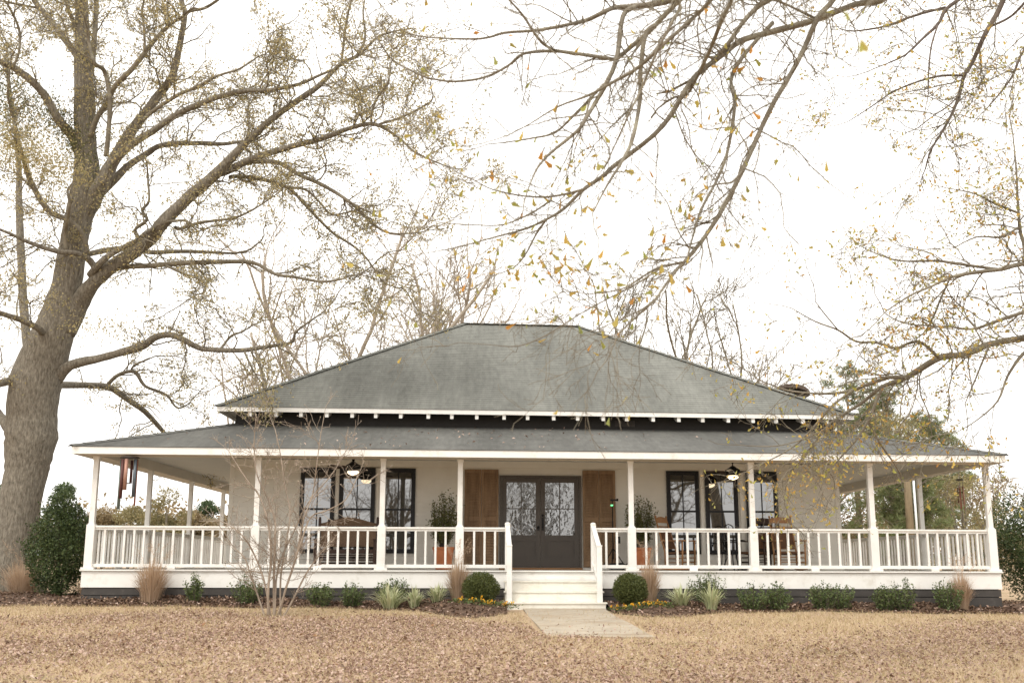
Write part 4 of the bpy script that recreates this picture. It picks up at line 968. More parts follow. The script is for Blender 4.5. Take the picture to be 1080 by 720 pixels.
bare_tree('bare_tree', -2.6, 26, 14.5, 5, 'thin bare tree right behind the ridge end nearest the big oak', 43, .4, .55, TWIGF, YELLOW, .13, G1)
bare_tree('bare_tree', 7.0, 27, 15.8, 4, 'pale bare tree with upright stems beyond the roof slope, the one closer to the ridge', 44, .0, .24, TWIG, YELLOW, .10, G1)
bare_tree('bare_tree', 10.6, 26, 14.6, 4, 'spreading bare tree beyond the roof slope, the one closer to the chimney', 45, .0, .36, TWIG, YELLOW, .10, G1)
bare_tree('bare_tree', 14.6, 30, 11.6, 5, 'bushy tan tree with a few yellow leaves just behind the chimney', 46, 1.6, .40, TWIGF, YELLOW, .08, G1)
bare_tree('bare_tree', 18.5, 38, 12.5, 4, 'hazy thin bare tree standing far behind the chimney', 47, .8, .3, TWIGF, YELLOW, .09, G1)
bare_tree('bare_tree', -.6, 44, 16.5, 6, 'distant fine twigged tree just showing over the ridge', 48, .0, .3, TWIGF, YELLOW, .10, G1)

PINE = island_mat('pine_needles', [(.14, .18, .075), (.20, .235, .10), (.26, .265, .13), (.16, .20, .085)], .3)
def needle_pine(x, y, h, label, seed, cw=2.6, bare=.35, clumps=70, m=PINE, group='pines beyond the porch'):
    rg = np.random.RandomState(seed); g = gz(x, y); t = thing('pine_tree', (x, y, g), label, 'tree', group)
    mb = MB(); top = np.array([x + rg.normal(0, .3), y, g + h]); pts = [np.array([x, y, g - .1]) * (1 - s) + top * s + np.array([math.sin(s * 5) * .08, 0, 0]) for s in np.linspace(0, 1, 9)]
    mb.tube(pts, np.linspace(.19, .03, 9), 9, rough=.06, rng=random.Random(seed)); mb.build('trunk', TWIG, t, smooth=True)
    br, P_, D_ = MB(), [], []
    for _ in range(clumps):
        s = bare + (1 - bare) * rg.rand() ** .8; p0 = pts[0] * (1 - s) + top * s; a = rg.uniform(0, 2 * PI); ln = cw * (1.12 - s) ** .6 * rg.uniform(.4, 1.1)
        d = np.array([math.cos(a), math.sin(a), rg.uniform(-.1, .45)]); p1 = p0 + unit(d) * ln * .6 + np.array([0, 0, -.05]); p2 = p0 + unit(d) * ln + np.array([0, 0, .15 * ln])
        br.tube([p0, p1, p2], [.035, .022, .01], 4, cap=False)
        for _k in range(5):
            c = p1 + (p2 - p1) * rg.uniform(-.1, 1.1) + rg.normal(size=3) * .22
            nn = 46; dd = rg.normal(size=(nn, 3)); dd[:, 2] += .35; dd /= np.linalg.norm(dd, axis=1)[:, None]
            P_.append(np.repeat(c[None], nn, 0) + dd * rg.uniform(0, .14, nn)[:, None]); D_.append(dd)
    br.build('branches', TWIG, t, smooth=True)['kind'] = 'stuff'
    P_ = np.concatenate(P_); D_ = np.concatenate(D_); n = len(P_); s = rg.normal(size=(n, 3)); s -= D_ * (s * D_).sum(1)[:, None]; s /= np.linalg.norm(s, axis=1)[:, None]
    ln = rg.uniform(.16, .30, n)[:, None]; wv = .016
    V = np.stack([P_ - s * wv, P_ + s * wv, P_ + D_ * ln], 1).reshape(-1, 3)
    quick_mesh('crown', V, np.arange(3 * n).reshape(-1, 3), m, t)
    return t
def leafy_tree(name, x, y, h, wd, label, seed, m, n=5200, lsize=.11, trunk_h=.3, group=None, cat='tree', blobs=16, dp=None, ltr=TWIG):
    """crown of leaf clumps at branch ends with gaps between them"""
    rg = np.random.RandomState(seed); g = gz(x, y); t = thing(name, (x, y, g), label, cat, group); dp = dp or wd
    mb = MB(); mb.tube([(x, y, g - .1), (x + .05, y, g + h * .3), (x - .03, y, g + h * .75)], [.022 * h, .016 * h, .006 * h], 7); mb.build('trunk', ltr, t, smooth=True)
    mb = MB(); P_ = []
    for _ in range(blobs):
        u = rg.uniform(0, 1); a = rg.uniform(0, 2 * PI); z = g + h * (trunk_h + (1 - trunk_h) * (.08 + .84 * u)); pr_ = math.sin(PI * min(1, (.12 + .9 * u))) ** .6
        rr_ = rg.uniform(.25, .85) * pr_; c = np.array([x + wd * .5 * rr_ * math.cos(a), y + dp * .5 * rr_ * math.sin(a), z])
        mb.tube([(x, y, g + h * trunk_h * .8), ((x + c[0]) / 2, (y + c[1]) / 2, (g + h * trunk_h + z) / 2), tuple(c)], [.010 * h, .006 * h, .003 * h], 4, cap=False)
        rd = rg.uniform(.10, .2) * min(wd, h) ; k = n // blobs
        dd = rg.normal(size=(k, 3)); dd /= np.linalg.norm(dd, axis=1)[:, None]
        P_.append(c + dd * (rg.uniform(.2, 1, k) ** .6)[:, None] * rd * np.array([1.25, 1.1, .8]) * 1.15)
    mb.build('branches', ltr, t, smooth=True)['kind'] = 'stuff'
    leaf_mesh('crown', np.concatenate(P_), lsize, m, t, seed, hang=.15, wide=.6)
    return t
GREENL = island_mat('dark_evergreen_leaves', [(.07, .11, .05), (.11, .15, .065), (.05, .085, .04), (.13, .16, .08)], .2)
OLIVE = island_mat('olive_leaves', [(.25, .22, .11), (.33, .275, .14), (.20, .195, .09), (.37, .30, .155)], .25)
TAN = island_mat('tan_leaves', [(.28, .215, .125), (.34, .265, .155), (.23, .18, .10), (.36, .27, .145)], .2)
# beyond the porch at the far side
needle_pine(17.3, 28, 9.8, 'tallest pine over the porch roof end', 61, 2.6, .42, 46)
needle_pine(20.4, 32, 9.4, 'second pine, shorter, over the porch roof end', 62, 2.6, .4, 44)
needle_pine(14.6, 24, 6.6, 'low bushy pine seen through the porch beside the house corner', 63, 2.8, .12, 90)
needle_pine(17.2, 22, 5.4, 'small pine seen through the porch next to the wooden pole', 64, 2.4, .1, 80)
needle_pine(23.8, 34, 8.2, 'pine with a ragged top seen through the last porch bay', 65, 3.2, .25, 90)
GW = 'trees beyond the porch'
leafy_tree('oak_sapling', 18.6, 26, 8.2, 4.4, 'olive leafed tree between the two tall pines', 71, OLIVE, 5200, .12, .25, GW)
leafy_tree('oak_sapling', 21.0, 25, 6.0, 4.6, 'olive brown tree behind the red chime in the last porch bay', 72, OLIVE, 5200, .12, .12, GW)
leafy_tree('oak_sapling', 24.6, 30, 5.8, 5.0, 'tan leafed tree outside the last porch post', 73, TAN, 4200, .12, .12, GW)
leafy_tree('oak_sapling', 27.5, 42, 8.0, 4.2, 'lone dark green tree crown outside the last porch post', 74, GREENL, 3600, .13, .4, GW)
leafy_tree('oak_sapling', 15.8, 30, 5.0, 5.2, 'brown leafed thicket tree low behind the porch rail', 75, TAN, 4800, .12, .05, GW)
leafy_tree('oak_sapling', 22.5, 38, 4.6, 7.0, 'wide tan thicket tree low behind the last porch bay', 76, TAN, 5200, .13, .05, GW)
# beyond the porch on the oak's side
GL = 'trees across the field'
def field(u, vtop, Y, wpx, label, seed, m, n, ls, th=.05, blobs=16):
    p = at(u, vtop, Y); d = (p - CAM).dot(AX_F); h = p[2] - gz(p[0], Y); leafy_tree('field_tree', float(p[0]), Y, h * .93, wpx * d / F * .95, label, seed, m, n, ls, th, GL, 'tree', blobs)
field(70, 501, 42, 50, 'round dark evergreen rising behind the clipped holly', 85, GREENL, 9000, .13, .1)
field(113, 536, 46, 34, 'small dark evergreen between the first two porch posts', 86, GREENL, 6000, .13, .05)
field(178, 507, 27, 62, 'tallest yellow brown tree seen in the porch bays beside the oak', 81, OLIVE, 12000, .10, .05, 22)
field(221, 513, 38, 38, 'dark cedar with a pointed top seen between the porch posts', 84, GREENL, 9000, .11, .03)
field(140, 520, 30, 56, 'olive tree behind the large wind chime tubes', 82, OLIVE, 10000, .10, .05, 20)
field(112, 531, 33, 60, 'low tan scrub tree in the first porch bay beside the holly', 83, TAN, 15000, .11, .02, 20)
field(165, 533, 34, 70, 'low tan scrub tree under the yellow brown tree', 87, TAN, 16000, .11, .02, 20)
field(208, 531, 33, 60, 'low tan scrub tree in front of the cedar', 89, TAN, 16000, .11, .02, 20)
field(240, 530, 35, 54, 'low tan scrub tree against the house corner', 88, TAN, 14000, .11, .02, 20)
field(-4, 498, 44, 50, 'dark evergreen at the field edge beyond the oak trunk', 79, GREENL, 8000, .13, .06)
# far wood all along the field, one mass
rg = np.random.RandomState(90); P_ = []
for _ in range(520):
    x = rg.uniform(-75, 85); y = rg.uniform(52, 80); hh = rg.uniform(2.8, 5.0); c = np.array([x, y, gz(x, y) + hh * rg.uniform(.25, .8)])
    k = 150; dd = rg.normal(size=(k, 3)); dd /= np.linalg.norm(dd, axis=1)[:, None]; P_.append(c + dd * (rg.rand(k) ** .4)[:, None] * np.array([2.4, 1.6, hh * .36]))
tag(leaf_mesh('far_woods', np.concatenate(P_), .36, TAN, None, 91, .1, .7), kind='stuff')

# trees across the lane behind the photographer, which the panes mirror
G2 = 'trees mirrored in the panes'
for k, (x, y, h) in enumerate(((-9.5, -78, 13), (4.5, -95, 14), (14.5, -76, 13))):
    bare_tree('lane_tree', x, y, h, 3 + k, ('first', 'second', 'third')[k] + ' bare tree mirrored in the door and window panes', 551 + k, 0, .3, TWIG, OAKLEAF, .2, G2, kids=(1.6, 2.0, 2.2), lsize=.12)
# ------------------------------------------------------------------ garden plants
HOLLY = island_mat('holly_leaves', [(.03, .05, .02), (.055, .08, .028), (.09, .12, .04), (.038, .06, .022), (.13, .155, .055)], .15, .42)
SHRUB = island_mat('shrub_leaves', [(.065, .095, .034), (.105, .145, .05), (.15, .18, .065), (.08, .11, .04)], .15, .5)
BOX = island_mat('boxwood_leaves', [(.055, .07, .02), (.085, .10, .028), (.12, .13, .04), (.065, .08, .023)], .12, .5)
POTL = island_mat('pot_shrub_leaves', [(.10, .12, .035), (.16, .16, .05), (.075, .095, .03), (.21, .19, .06)], .25, .5)
STRAW = island_mat('straw_blades', [(.50, .36, .25), (.58, .44, .31), (.42, .29, .19), (.64, .50, .37)], .3, .7)
VARI = island_mat('variegated_blades', [(.60, .60, .38), (.44, .48, .26), (.72, .70, .50), (.32, .37, .18), (.66, .65, .42)], .25, .5)
PETAL = island_mat('pansy_petals', [(.80, .48, .02), (.85, .36, .02), (.82, .58, .05), (.75, .27, .03)], .3, .5)
def base_at(u, Y):
    """point on the bed surface at depth Y under pixel column u"""
    z = -.65
    for _ in range(5):
        d = at(u, 630, Y); z = bed_z(d[0], Y)
    return np.array([d[0], Y, z])
def leafy_bush(name, c, wd, h, label, seed, m, n=2600, lsize=.045, shape='round', dp=None, group=None, cat='shrub', stems=5, stemm=TWIGD, loose=.12):
    rg = np.random.RandomState(seed); t = thing(name, tuple(c), label, cat, group); x, y, z = c; dp = dp or wd * .9
    mb = MB()
    for s in range(stems):
        a = rg.uniform(0, 2 * PI); r0 = wd * .28 * rg.rand()
        mb.tube([(x + .02 * math.cos(a), y + .02 * math.sin(a), z - .05), (x + r0 * .5 * math.cos(a), y + r0 * .5 * math.sin(a), z + h * .4), (x + r0 * math.cos(a), y + r0 * math.sin(a), z + h * .8)], [.012 + .006 * h, .010, .004], 5, cap=False)
    mb.build('stems', stemm, t, smooth=True)['kind'] = 'stuff'
    k = 0; P_ = []
    lob = [(rg.uniform(0, 2 * PI), rg.uniform(1, 5), rg.uniform(1, 4)) for _ in range(6)]
    while len(P_) < n:
        d = unit(rg.normal(size=3)); u = rg.rand() ** .33
        if u < .45 and rg.rand() < .6: continue
        bump = 1 + loose * sum(math.sin(p0 + f1 * math.atan2(d[1], d[0]) + f2 * d[2] * 2) for p0, f1, f2 in lob) / 2.2
        if shape == 'cone': q = d * u * bump; sc = 1.0 - .32 * max(0, q[2]) ** 1.5 - .12 * max(0, -q[2]); q = q * np.array([sc, sc, 1])
        else: q = d * u * bump
        p = np.array([x + q[0] * wd / 2, y + q[1] * dp / 2, z + h * .5 + q[2] * h * .5])
        if p[2] < z + .01: continue
        P_.append(p)
    if n > 12000 and h > 1.5:      # young shoots break the clipped outline
        for _ in range(90):
            q0 = np.array(P_[rg.randint(len(P_))]); v_ = q0 - np.array([x, y, z + h * .45]); q1 = q0 + unit(v_ + np.array([0, 0, .5])) * rg.uniform(.05, .20)
            for _k in range(16): P_.append(q0 + (q1 - q0) * rg.uniform(0, 1.1) + rg.normal(size=3) * .022)
    o = leaf_mesh('foliage', P_, lsize, m, t, seed, hang=-.12, wide=.6); return t
def sprig_bush(name, c, wd, h, label, seed, m, group, n_st=30, lsize=.05, per=30):
    """upright leafy shoots, as on a young shrub"""
    rg = np.random.RandomState(seed); t = thing(name, tuple(c), label, 'shrub', group); c = np.asarray(c); mb = MB(); P_ = []
    for s in range(n_st):
        a = rg.uniform(0, 2 * PI); r0 = wd * .5 * math.sqrt(rg.rand()); hh = h * rg.uniform(.6, 1.05) * (1 - .35 * (r0 / (wd * .5)) ** 2)
        p0 = c + np.array([.3 * r0 * math.cos(a), .3 * r0 * math.sin(a), -.03]); p2 = c + np.array([r0 * math.cos(a), r0 * math.sin(a), hh]); p1 = (p0 + p2) / 2 + np.array([.12 * r0 * math.cos(a), .12 * r0 * math.sin(a), -.05 * hh])
        mb.tube([p0, p1, p2], [.007, .005, .002], 4, cap=False)
        for _ in range(per):
            f = rg.uniform(.12, 1.02); P_.append((p0 * (1 - f) + p2 * f) * .75 + (p1 if f < .5 else p2) * .25 * 1.0 if 0 else p0 * (1 - f) ** 2 + 2 * p1 * f * (1 - f) + p2 * f * f + rg.normal(size=3) * .022)
    mb.build('stems', TWIGD, t, smooth=True)['kind'] = 'stuff'
    leaf_mesh('foliage', P_, lsize, m, t, seed, hang=-.2, wide=.55); return t
def blades(name, c, wd, h, n, m, label, seed, cat, group, wid=.012, arch=.5, plume=False):
    rg = np.random.RandomState(seed); t = thing(name, tuple(c), label, cat, group); c = np.asarray(c); V, Fc = [], []
    for _ in range(n):
        a = rg.uniform(0, 2 * PI); ln = h * rg.uniform(.55, 1.1); out_ = wd * .5 * (rg.uniform(.05, 1.25) if arch > .5 else rg.uniform(.0, 1.25) ** .8); d = np.array([math.cos(a), math.sin(a), 0]); s = np.array([-d[1], d[0], 0]) * wid * rg.uniform(.6, 1.2)
        b0 = c + d * rg.uniform(0, .16 if arch > .5 else .24) * wd + np.array([0, 0, -.02]); k = len(V)
        for j, (f, wf) in enumerate(((0, .8), (.4, 1), (.75, .75), (1, .08))):
            p = b0 + d * out_ * f ** 1.6 + np.array([0, 0, ln * (f - arch * f ** 3 * out_ / (wd * .5 + 1e-6) * .6)])
            p = p + rg.normal(size=3) * .006; V += [p - s * wf, p + s * wf]
        for j in range(3): Fc.append((k + 2 * j, k + 2 * j + 1, k + 2 * j + 3, k + 2 * j + 2))
    quick_mesh('blade_tuft', V, Fc, m, t)
    if plume:
        P_ = []
        for _ in range(26):
            a = rg.uniform(0, 2 * PI); r0 = wd * .45 * rg.rand(); p = c + np.array([math.cos(a) * r0, math.sin(a) * r0, h * rg.uniform(.75, 1.2)])
            for j in range(34): P_.append(p + np.array([.004 * j * math.cos(a), .004 * j * math.sin(a), .0055 * j]) + rg.normal(size=3) * .008)
        leaf_mesh('plumes', P_, .03, STRAW, t, seed + 1, -.5, .2)['kind'] = 'stuff'
    return t
hx = float(at(63, 600, .9)[0])
leafy_bush('holly_bush', (hx, .9, gz(hx, .9) - .02), 1.50, 2.36, 'big dense dark green holly clipped to an upright oval by the porch corner', 301, HOLLY, 19000, .055, 'cone', 1.4, None, 'shrub', 8, TWIGD, .15)
leafy_bush('holly_bush', (12.75, 2.0, gz(12.75, 2.0) - .02), 2.2, 2.6, 'loose dark green holly cut by the picture edge beside the last porch post', 302, HOLLY, 20000, .06, 'round', 2.0, None, 'shrub', 8, TWIGD, .2)
leafy_bush('holly_bush', (14.2, 3.2, gz(14.2, 3.2) - .02), 2.0, 3.1, 'taller holly growing behind the loose holly', 303, HOLLY, 13000, .06, 'round', 1.8, None, 'shrub', 8, TWIGD, .2)
for u, wd, label, sd_ in ((507, .76, 'round clipped boxwood ball beside the steps, next to the straw grass clump', 311), (665, .72, 'round clipped boxwood ball in front of the straw grass across the steps', 312)):
    c = base_at(u, -1.25); c[2] -= .02; leafy_bush('boxwood_ball', c, wd, .66, label, sd_, BOX, 15000, .032, 'round', wd, 'boxwood balls', 'shrub', 6, TWIGD, .03)
GG = 'straw ornamental grasses'
for u, Y, wd, h, label, sd_ in ((159, -.55, .80, .95, 'wide tan ornamental grass in front of the first railing', 321), (483, -.75, .55, .95, 'tan ornamental grass with wispy plumes beside the boxwood near the variegated clumps', 322), (685, -.75, .55, .98, 'tan ornamental grass with wispy plumes rising behind a boxwood ball', 323), (1014, -.55, .52, .85, 'tan ornamental grass mixed with a green shrub at the porch end', 324),
                               (22, 1.4, 1.1, .95, 'tan grass clump at the foot of the oak trunk', 325), (92, .2, .5, .42, 'small dry grass tuft between the big holly and the porch corner', 326)):
    c = base_at(u, Y); 
    if c[0] < -9.3: c[2] = max(gz(c[0], Y), c[2] if Y < 1.4 else -9)
    blades('ornamental_grass', c, wd, h, 640 if wd > .5 else 420, STRAW, label, sd_, 'ornamental grass', GG, .0055, .46, h > .5)
GV = 'variegated clumps'
for u, Y, wd, h, label, sd_ in ((411, -.95, .95, .62, 'spiky variegated clump in front of a dark shrub, nearest the bare bush', 331), (437, -1.05, .60, .50, 'arching variegated clump, the middle of the three before the railing', 332), (461, -1.05, .62, .46, 'pale variegated clump beside the straw grass', 333), (718, -1.1, .95, .50, 'broad drooping variegated clump past the boxwood on the far side of the steps', 334), (750, -1.15, .66, .66, 'upright variegated clump in front of a dark shrub past the steps', 335)):
    blades('variegated_clump', base_at(u, Y), wd, h, 120, VARI, label, sd_, 'plant', GV, .013, .75)
GS = 'green foundation shrubs'
for u, Y, wd, h, label, sd_ in ((205, -.6, .5, .62, 'slim young green shrub right of the wide straw grass', 341), (260, -.6, .72, .58, 'green shrub behind the bare bush stems', 342), (338, -.65, .68, .50, 'low green shrub on the window side of the bare bush', 343), (371, -.65, .62, .50, 'low green shrub below the porch bench', 344), (413, -.42, .72, .60, 'dark shrub behind the spiky variegated clump', 345),
                                (746, -.45, .85, .66, 'dark shrub behind the variegated clumps past the steps', 346), (795, -.7, .78, .58, 'wide green shrub below the porch lamp, first of the touching two', 347), (820, -.7, .6, .56, 'green shrub below the last rocking chair, second of the touching two', 348), (868, -.75, .6, .58, 'green shrub, first of the pair before the bare end wall', 349), (888, -.75, .55, .60, 'green shrub, second of the pair before the bare end wall', 350), (934, -.75, .58, .56, 'green shrub, lower of the pair right of the seventh post', 351), (953, -.75, .5, .68, 'green shrub, taller of the pair right of the seventh post', 352), (1000, -.75, .62, .66, 'green shrub touching the straw grass at the porch end', 353)):
    sprig_bush('foundation_shrub', base_at(u, Y), wd, h, label, sd_, SHRUB, GS, 40 if wd > .55 else 26, .05, 42)
# pansies along the bed edge
GP = 'pansy clumps'
PL = [(487, -1.75, 'orange pansy clump in front of the straw grass'), (505, -2.0, 'yellow pansy clump before the boxwood'), (520, -1.9, 'yellow pansy clump between the boxwood and the steps'), (537, -1.65, 'yellow pansy clump touching the bottom step'), (655, -1.9, 'yellow pansy clump in front of the second boxwood ball'), (669, -1.95, 'yellow orange pansy clump just past the second boxwood ball'), (680, -1.85, 'orange pansy clump before the second plumed grass'), (693, -1.8, 'small yellow pansy clump between grass and variegated clump'), (703, -1.7, 'orange pansy clump beside the broad variegated clump')]
for k, (u, Y, label) in enumerate(PL):
    c = base_at(u, Y); rg = np.random.RandomState(400 + k); t = thing('pansy', tuple(c), label + ' on the mulch', 'flower', GP)
    leaf_mesh('foliage', c + rg.normal(size=(130, 3)) * np.array([.09, .07, .015]) + np.array([0, 0, .05]), .045, SHRUB, t, 400 + k, -.3, .7)
    P_ = []
    for _ in range(6):
        p = c + np.array([rg.normal(0, .075), rg.normal(0, .06), rg.uniform(.07, .12)])
        for j in range(7): P_.append(p + rg.normal(size=3) * .014)
    leaf_mesh('petals', P_, .036, PETAL, t, 420 + k, -.1, .9)

# bare bush in the lawn
SB = on_ground(289, 650); bush = thing('bare_bush', tuple(SB), 'leafless many stemmed bush standing in the lawn before the porch', 'bush')
BB = [([(283, 652, 2.6), (283, 620, 2.6), (286, 590, 2.5), (285, 565, 2.4), (280, 540, 2), (272, 520, 1.8), (262, 508, 1.4), (250, 490, 1), (243, 478, .7)], 0),
      ([(289, 653, 2.8), (289, 610, 2.7), (290, 570, 2.5), (290, 548, 2.2), (282, 525, 1.6), (271, 500, 1.3), (268, 470, 1), (270, 440, .7)], 0),
      ([(294, 652, 2.4), (300, 625, 2.3), (310, 595, 2.1), (316, 570, 1.9), (321, 545, 1.7), (330, 520, 1.3), (334, 490, 1.1), (338, 460, .8), (342, 438, .6)], -.3),
      ([(298, 652, 2.2), (310, 630, 2), (322, 606, 1.8), (333, 590, 1.3), (345, 575, .8)], .3),
      ([(280, 652, 2), (272, 628, 1.8), (264, 605, 1.6), (258, 588, 1.3), (245, 575, 1), (236, 560, .7)], .3),
      ([(286, 652, 2), (278, 610, 1.8), (266, 580, 1.6), (256, 565, 1.3), (244, 555, 1), (230, 548, .7)], -.4),
      ([(296, 652, 2), (296, 610, 1.9), (302, 570, 1.7), (306, 540, 1.5), (300, 510, 1.3), (296, 480, 1), (290, 452, .7)], .5),
      ([(292, 652, 2), (305, 610, 1.9), (318, 570, 1.7), (328, 545, 1.5), (345, 538, 1.3), (365, 526, 1.1), (378, 500, .8)], -.5),
      ([(290, 652, 2), (293, 600, 1.8), (310, 560, 1.5), (325, 530, 1.3), (350, 500, 1), (362, 480, .7)], .2)]
cfg_b = dict(seg=(.1, .08, .07), wig=(.16, .2, .22), up=(.06, .06, .05), kids=(8, 8), ratio=(.5, .5), max=2, rmin=.003, r1=.007, leaf_lvl=3, leafd=0, spread=0)
rng_ = np.random.RandomState(51); out, lv = [], []
for k, (tp, dy) in enumerate(BB):
    P, rad = trace(tp, SB[1], SB[1] + dy, .06, 300 + k); P[0][2] = min(P[0][2], SB[2] - .02); rad = [max(r * .52, .0042) for r in rad]
    o, q, rr = limb(P, rad, 'stem', TWIGR, bush, 7, .08, k); ramify(rng_, q, rr, cfg_b, out, lv, 6.5, .22, .25, .75)
twig_mesh('twigs', out, TWIGR, bush)['kind'] = 'stuff'
BUD = island_mat('pale_buds', [(.55, .48, .38), (.42, .34, .25)], .2)
tips = [pts[-1] for pts, r_, l_ in out if l_ >= 1 and rng_.rand() < .4]
leaf_mesh('buds', tips, .03, BUD, bush, 7, -.3, .7)['kind'] = 'stuff'

# ------------------------------------------------------------------ things on the porch
def potted(x, y, label, seed, lean, hh, wd):
    pot = thing('flower_pot', (x, y, .001), 'square tapered terracotta pot ' + label, 'plant pot', 'terracotta pots by the door')
    mb = MB(); b, t_ = .175, .235; mb.hexa([(x - b, y - b, .001), (x + b, y - b, .001), (x + b, y + b, .001), (x - b, y + b, .001), (x - t_, y - t_, .46), (x + t_, y - t_, .46), (x + t_, y + t_, .46), (x - t_, y + t_, .46)]); mb.build('pot_body', TERRA, pot, bevel=.012)
    mb = MB(); r_ = .25
    for q in ((-r_, r_, -r_, -r_ + .05), (-r_, r_, r_ - .05, r_), (-r_, -r_ + .05, -r_ + .05, r_ - .05), (r_ - .05, r_, -r_ + .05, r_ - .05)): mb.box(x + q[0], x + q[1], y + q[2], y + q[3], .455, .52)
    mb.build('pot_rim', TERRA, pot, bevel=.008)
    mb = MB(); mb.box(x - .2, x + .2, y - .2, y + .2, .462, .485); mb.build('soil', SOIL, pot)
    rg = np.random.RandomState(seed); t = thing('potted_shrub', (x, y, .486), 'bushy upright evergreen growing in the pot ' + label, 'shrub', 'potted shrubs by the door'); mb = MB(); P_ = []
    for s in range(34):
        a = rg.uniform(0, 2 * PI); r0 = wd * .5 * math.sqrt(rg.rand()); z2 = .486 + hh * rg.uniform(.55, 1.05) * (1 - .3 * (r0 / (wd * .5)) ** 2)
        p0 = np.array([x + .07 * math.cos(a) * rg.rand(), y + .07 * math.sin(a), .48]); p2 = np.array([x + r0 * math.cos(a) + lean, y + r0 * math.sin(a) * .8, z2]); p1 = np.array([x + r0 * .7 * math.cos(a), y + r0 * .55 * math.sin(a), .486 + (z2 - .486) * .45])
        mb.tube([p0, p1, p2], [.008, .006, .002], 4, cap=False)
        for _ in range(110):
            f = rg.uniform(.22, 1.03); P_.append(p0 * (1 - f) ** 2 + 2 * p1 * f * (1 - f) + p2 * f * f + rg.normal(size=3) * .035)
    mb.build('stems', TWIGD, t, smooth=True)['kind'] = 'stuff'
    leaf_mesh('foliage', P_, .055, POTL, t, seed, -.1, .5)
potted(-1.36, 2.05, 'beside the shutter nearest the bench', 501, .03, 1.32, .78)
potted(3.28, 2.05, 'beside the shutter nearest the rocking chairs', 502, .05, 1.20, .86)

def local_thing(name, loc, rz, label, cat, group=None):
    o = thing(name, loc, label, cat, group); o.rotation_euler = (0, 0, rz); return o
def lmb(): m_ = MB(); m_.local = True; return m_
def rocker(name, loc, rz, label, wood, group='porch rocking chairs'):
    """rocking chair; local frame faces -Y"""
    t = local_thing(name, loc, rz, label, 'rocking chair', group); w2 = .27
    tilt = .13
    def bp(z): return .22 + max(0, z - .40) * .30        # leaning back post
    for s in (-1, 1):
        mb = lmb(); mb.tube([(s * w2, .215, .06), (s * w2, .22, .42), (s * w2 * .97, bp(.8), .8), (s * w2 * .95, bp(1.2), 1.2)], [.02, .022, .02, .017], 8); mb.lathe([(.017, 0), (.026, .02), (.022, .045), (.008, .06)], (s * w2 * .95, bp(1.2), 1.2), 8); mb.build('back_post', wood, t, smooth=True)
        mb = lmb(); mb.tube([(s * (w2 + .03), -.24, .055), (s * (w2 + .03), -.25, .40), (s * (w2 + .03), -.25, .655)], [.021, .024, .019], 8); mb.build('front_leg', wood, t, smooth=True)
        mb = lmb(); mb.hexa([(s * (w2 + .03) - .05, -.33, .655), (s * (w2 + .03) + .05, -.33, .655), (s * w2 + .03, bp(.7) + .02, .655), (s * w2 - .03, bp(.7) + .02, .655), (s * (w2 + .03) - .05, -.33, .68), (s * (w2 + .03) + .05, -.33, .68), (s * w2 + .03, bp(.7) + .02, .68), (s * w2 - .03, bp(.7) + .02, .68)]); mb.build('arm', wood, t, bevel=.006)
        mb = lmb(); pts = []
        for k in range(9):
            y = -.42 + .98 * k / 8; pts.append((s * (w2 + .015), y, .022 + .16 * (y - .02) ** 2 * 1.2))
        for k in range(8): mb.bar(pts[k], pts[k + 1], .028, .042)
        mb.build('rocker', wood, t)
    mb = lmb()
    for z in (.19, .30):
        mb.tube([(-w2, -.245, z), (w2, -.245, z)], .011, 6)
    mb.tube([(-w2, .215, .24), (w2, .215, .24)], .011, 6)
    for s in (-1, 1):
        for z in (.17, .27): mb.tube([(s * (w2 + .02), -.245, z), (s * w2, .215, z)], .011, 6)
    mb.build('stretcher', wood, t, smooth=True)
    mb = lmb(); mb.hexa([(-w2 - .03, -.26, .375), (w2 + .03, -.26, .375), (w2, .21, .35), (-w2, .21, .35), (-w2 - .03, -.26, .43), (w2 + .03, -.26, .43), (w2, .21, .40), (-w2, .21, .40)]); mb.build('seat', WOVEN, t, bevel=.015)
    mb = lmb(); mb.hexa([(-w2 + .01, bp(.5) - .012, .5), (w2 - .01, bp(.5) - .012, .5), (w2 - .01, bp(.5) + .012, .5), (-w2 + .01, bp(.5) + .012, .5), (-w2 + .012, bp(.98) - .012, .98), (w2 - .012, bp(.98) - .012, .98), (w2 - .012, bp(.98) + .012, .98), (-w2 + .012, bp(.98) + .012, .98)]); mb.build('backrest', WOVEN, t)
    mb = lmb(); n = 10
    for k in range(n):
        a, b = -w2 + 2 * w2 * k / n, -w2 + 2 * w2 * (k + 1) / n; za, zb = 1.185 + .045 * math.sin(PI * k / n), 1.185 + .045 * math.sin(PI * (k + 1) / n)
        y0, y1 = bp(1.08), bp(1.19)
        mb.hexa([(a, y0 - .011, 1.085), (b, y0 - .011, 1.085), (b, y0 + .011, 1.085), (a, y0 + .011, 1.085), (a, y1 - .011, za), (b, y1 - .011, zb), (b, y1 + .011, zb), (a, y1 + .011, za)])
    mb.build('crest_rail', wood, t)
    for z in (1.0, .49):
        mb = lmb(); mb.tube([(-w2, bp(z), z), (w2, bp(z), z)], .012, 6); mb.build('back_rail', wood, t, smooth=True)
    return t
rocker('rocking_chair', (4.12, 1.55, .003), R(52), 'honey wood rocking chair with woven seat turned side-on, next to the potted shrub', OAKW)
rocker('rocking_chair', (6.62, 1.35, .003), R(6), 'honey wood rocking chair with woven back facing the lawn by the end wall', OAKW)
rocker('rocking_chair', (6.02, 1.98, .003), R(-35), 'dark wood rocking chair half hidden behind the front facing rocker', DARKW)
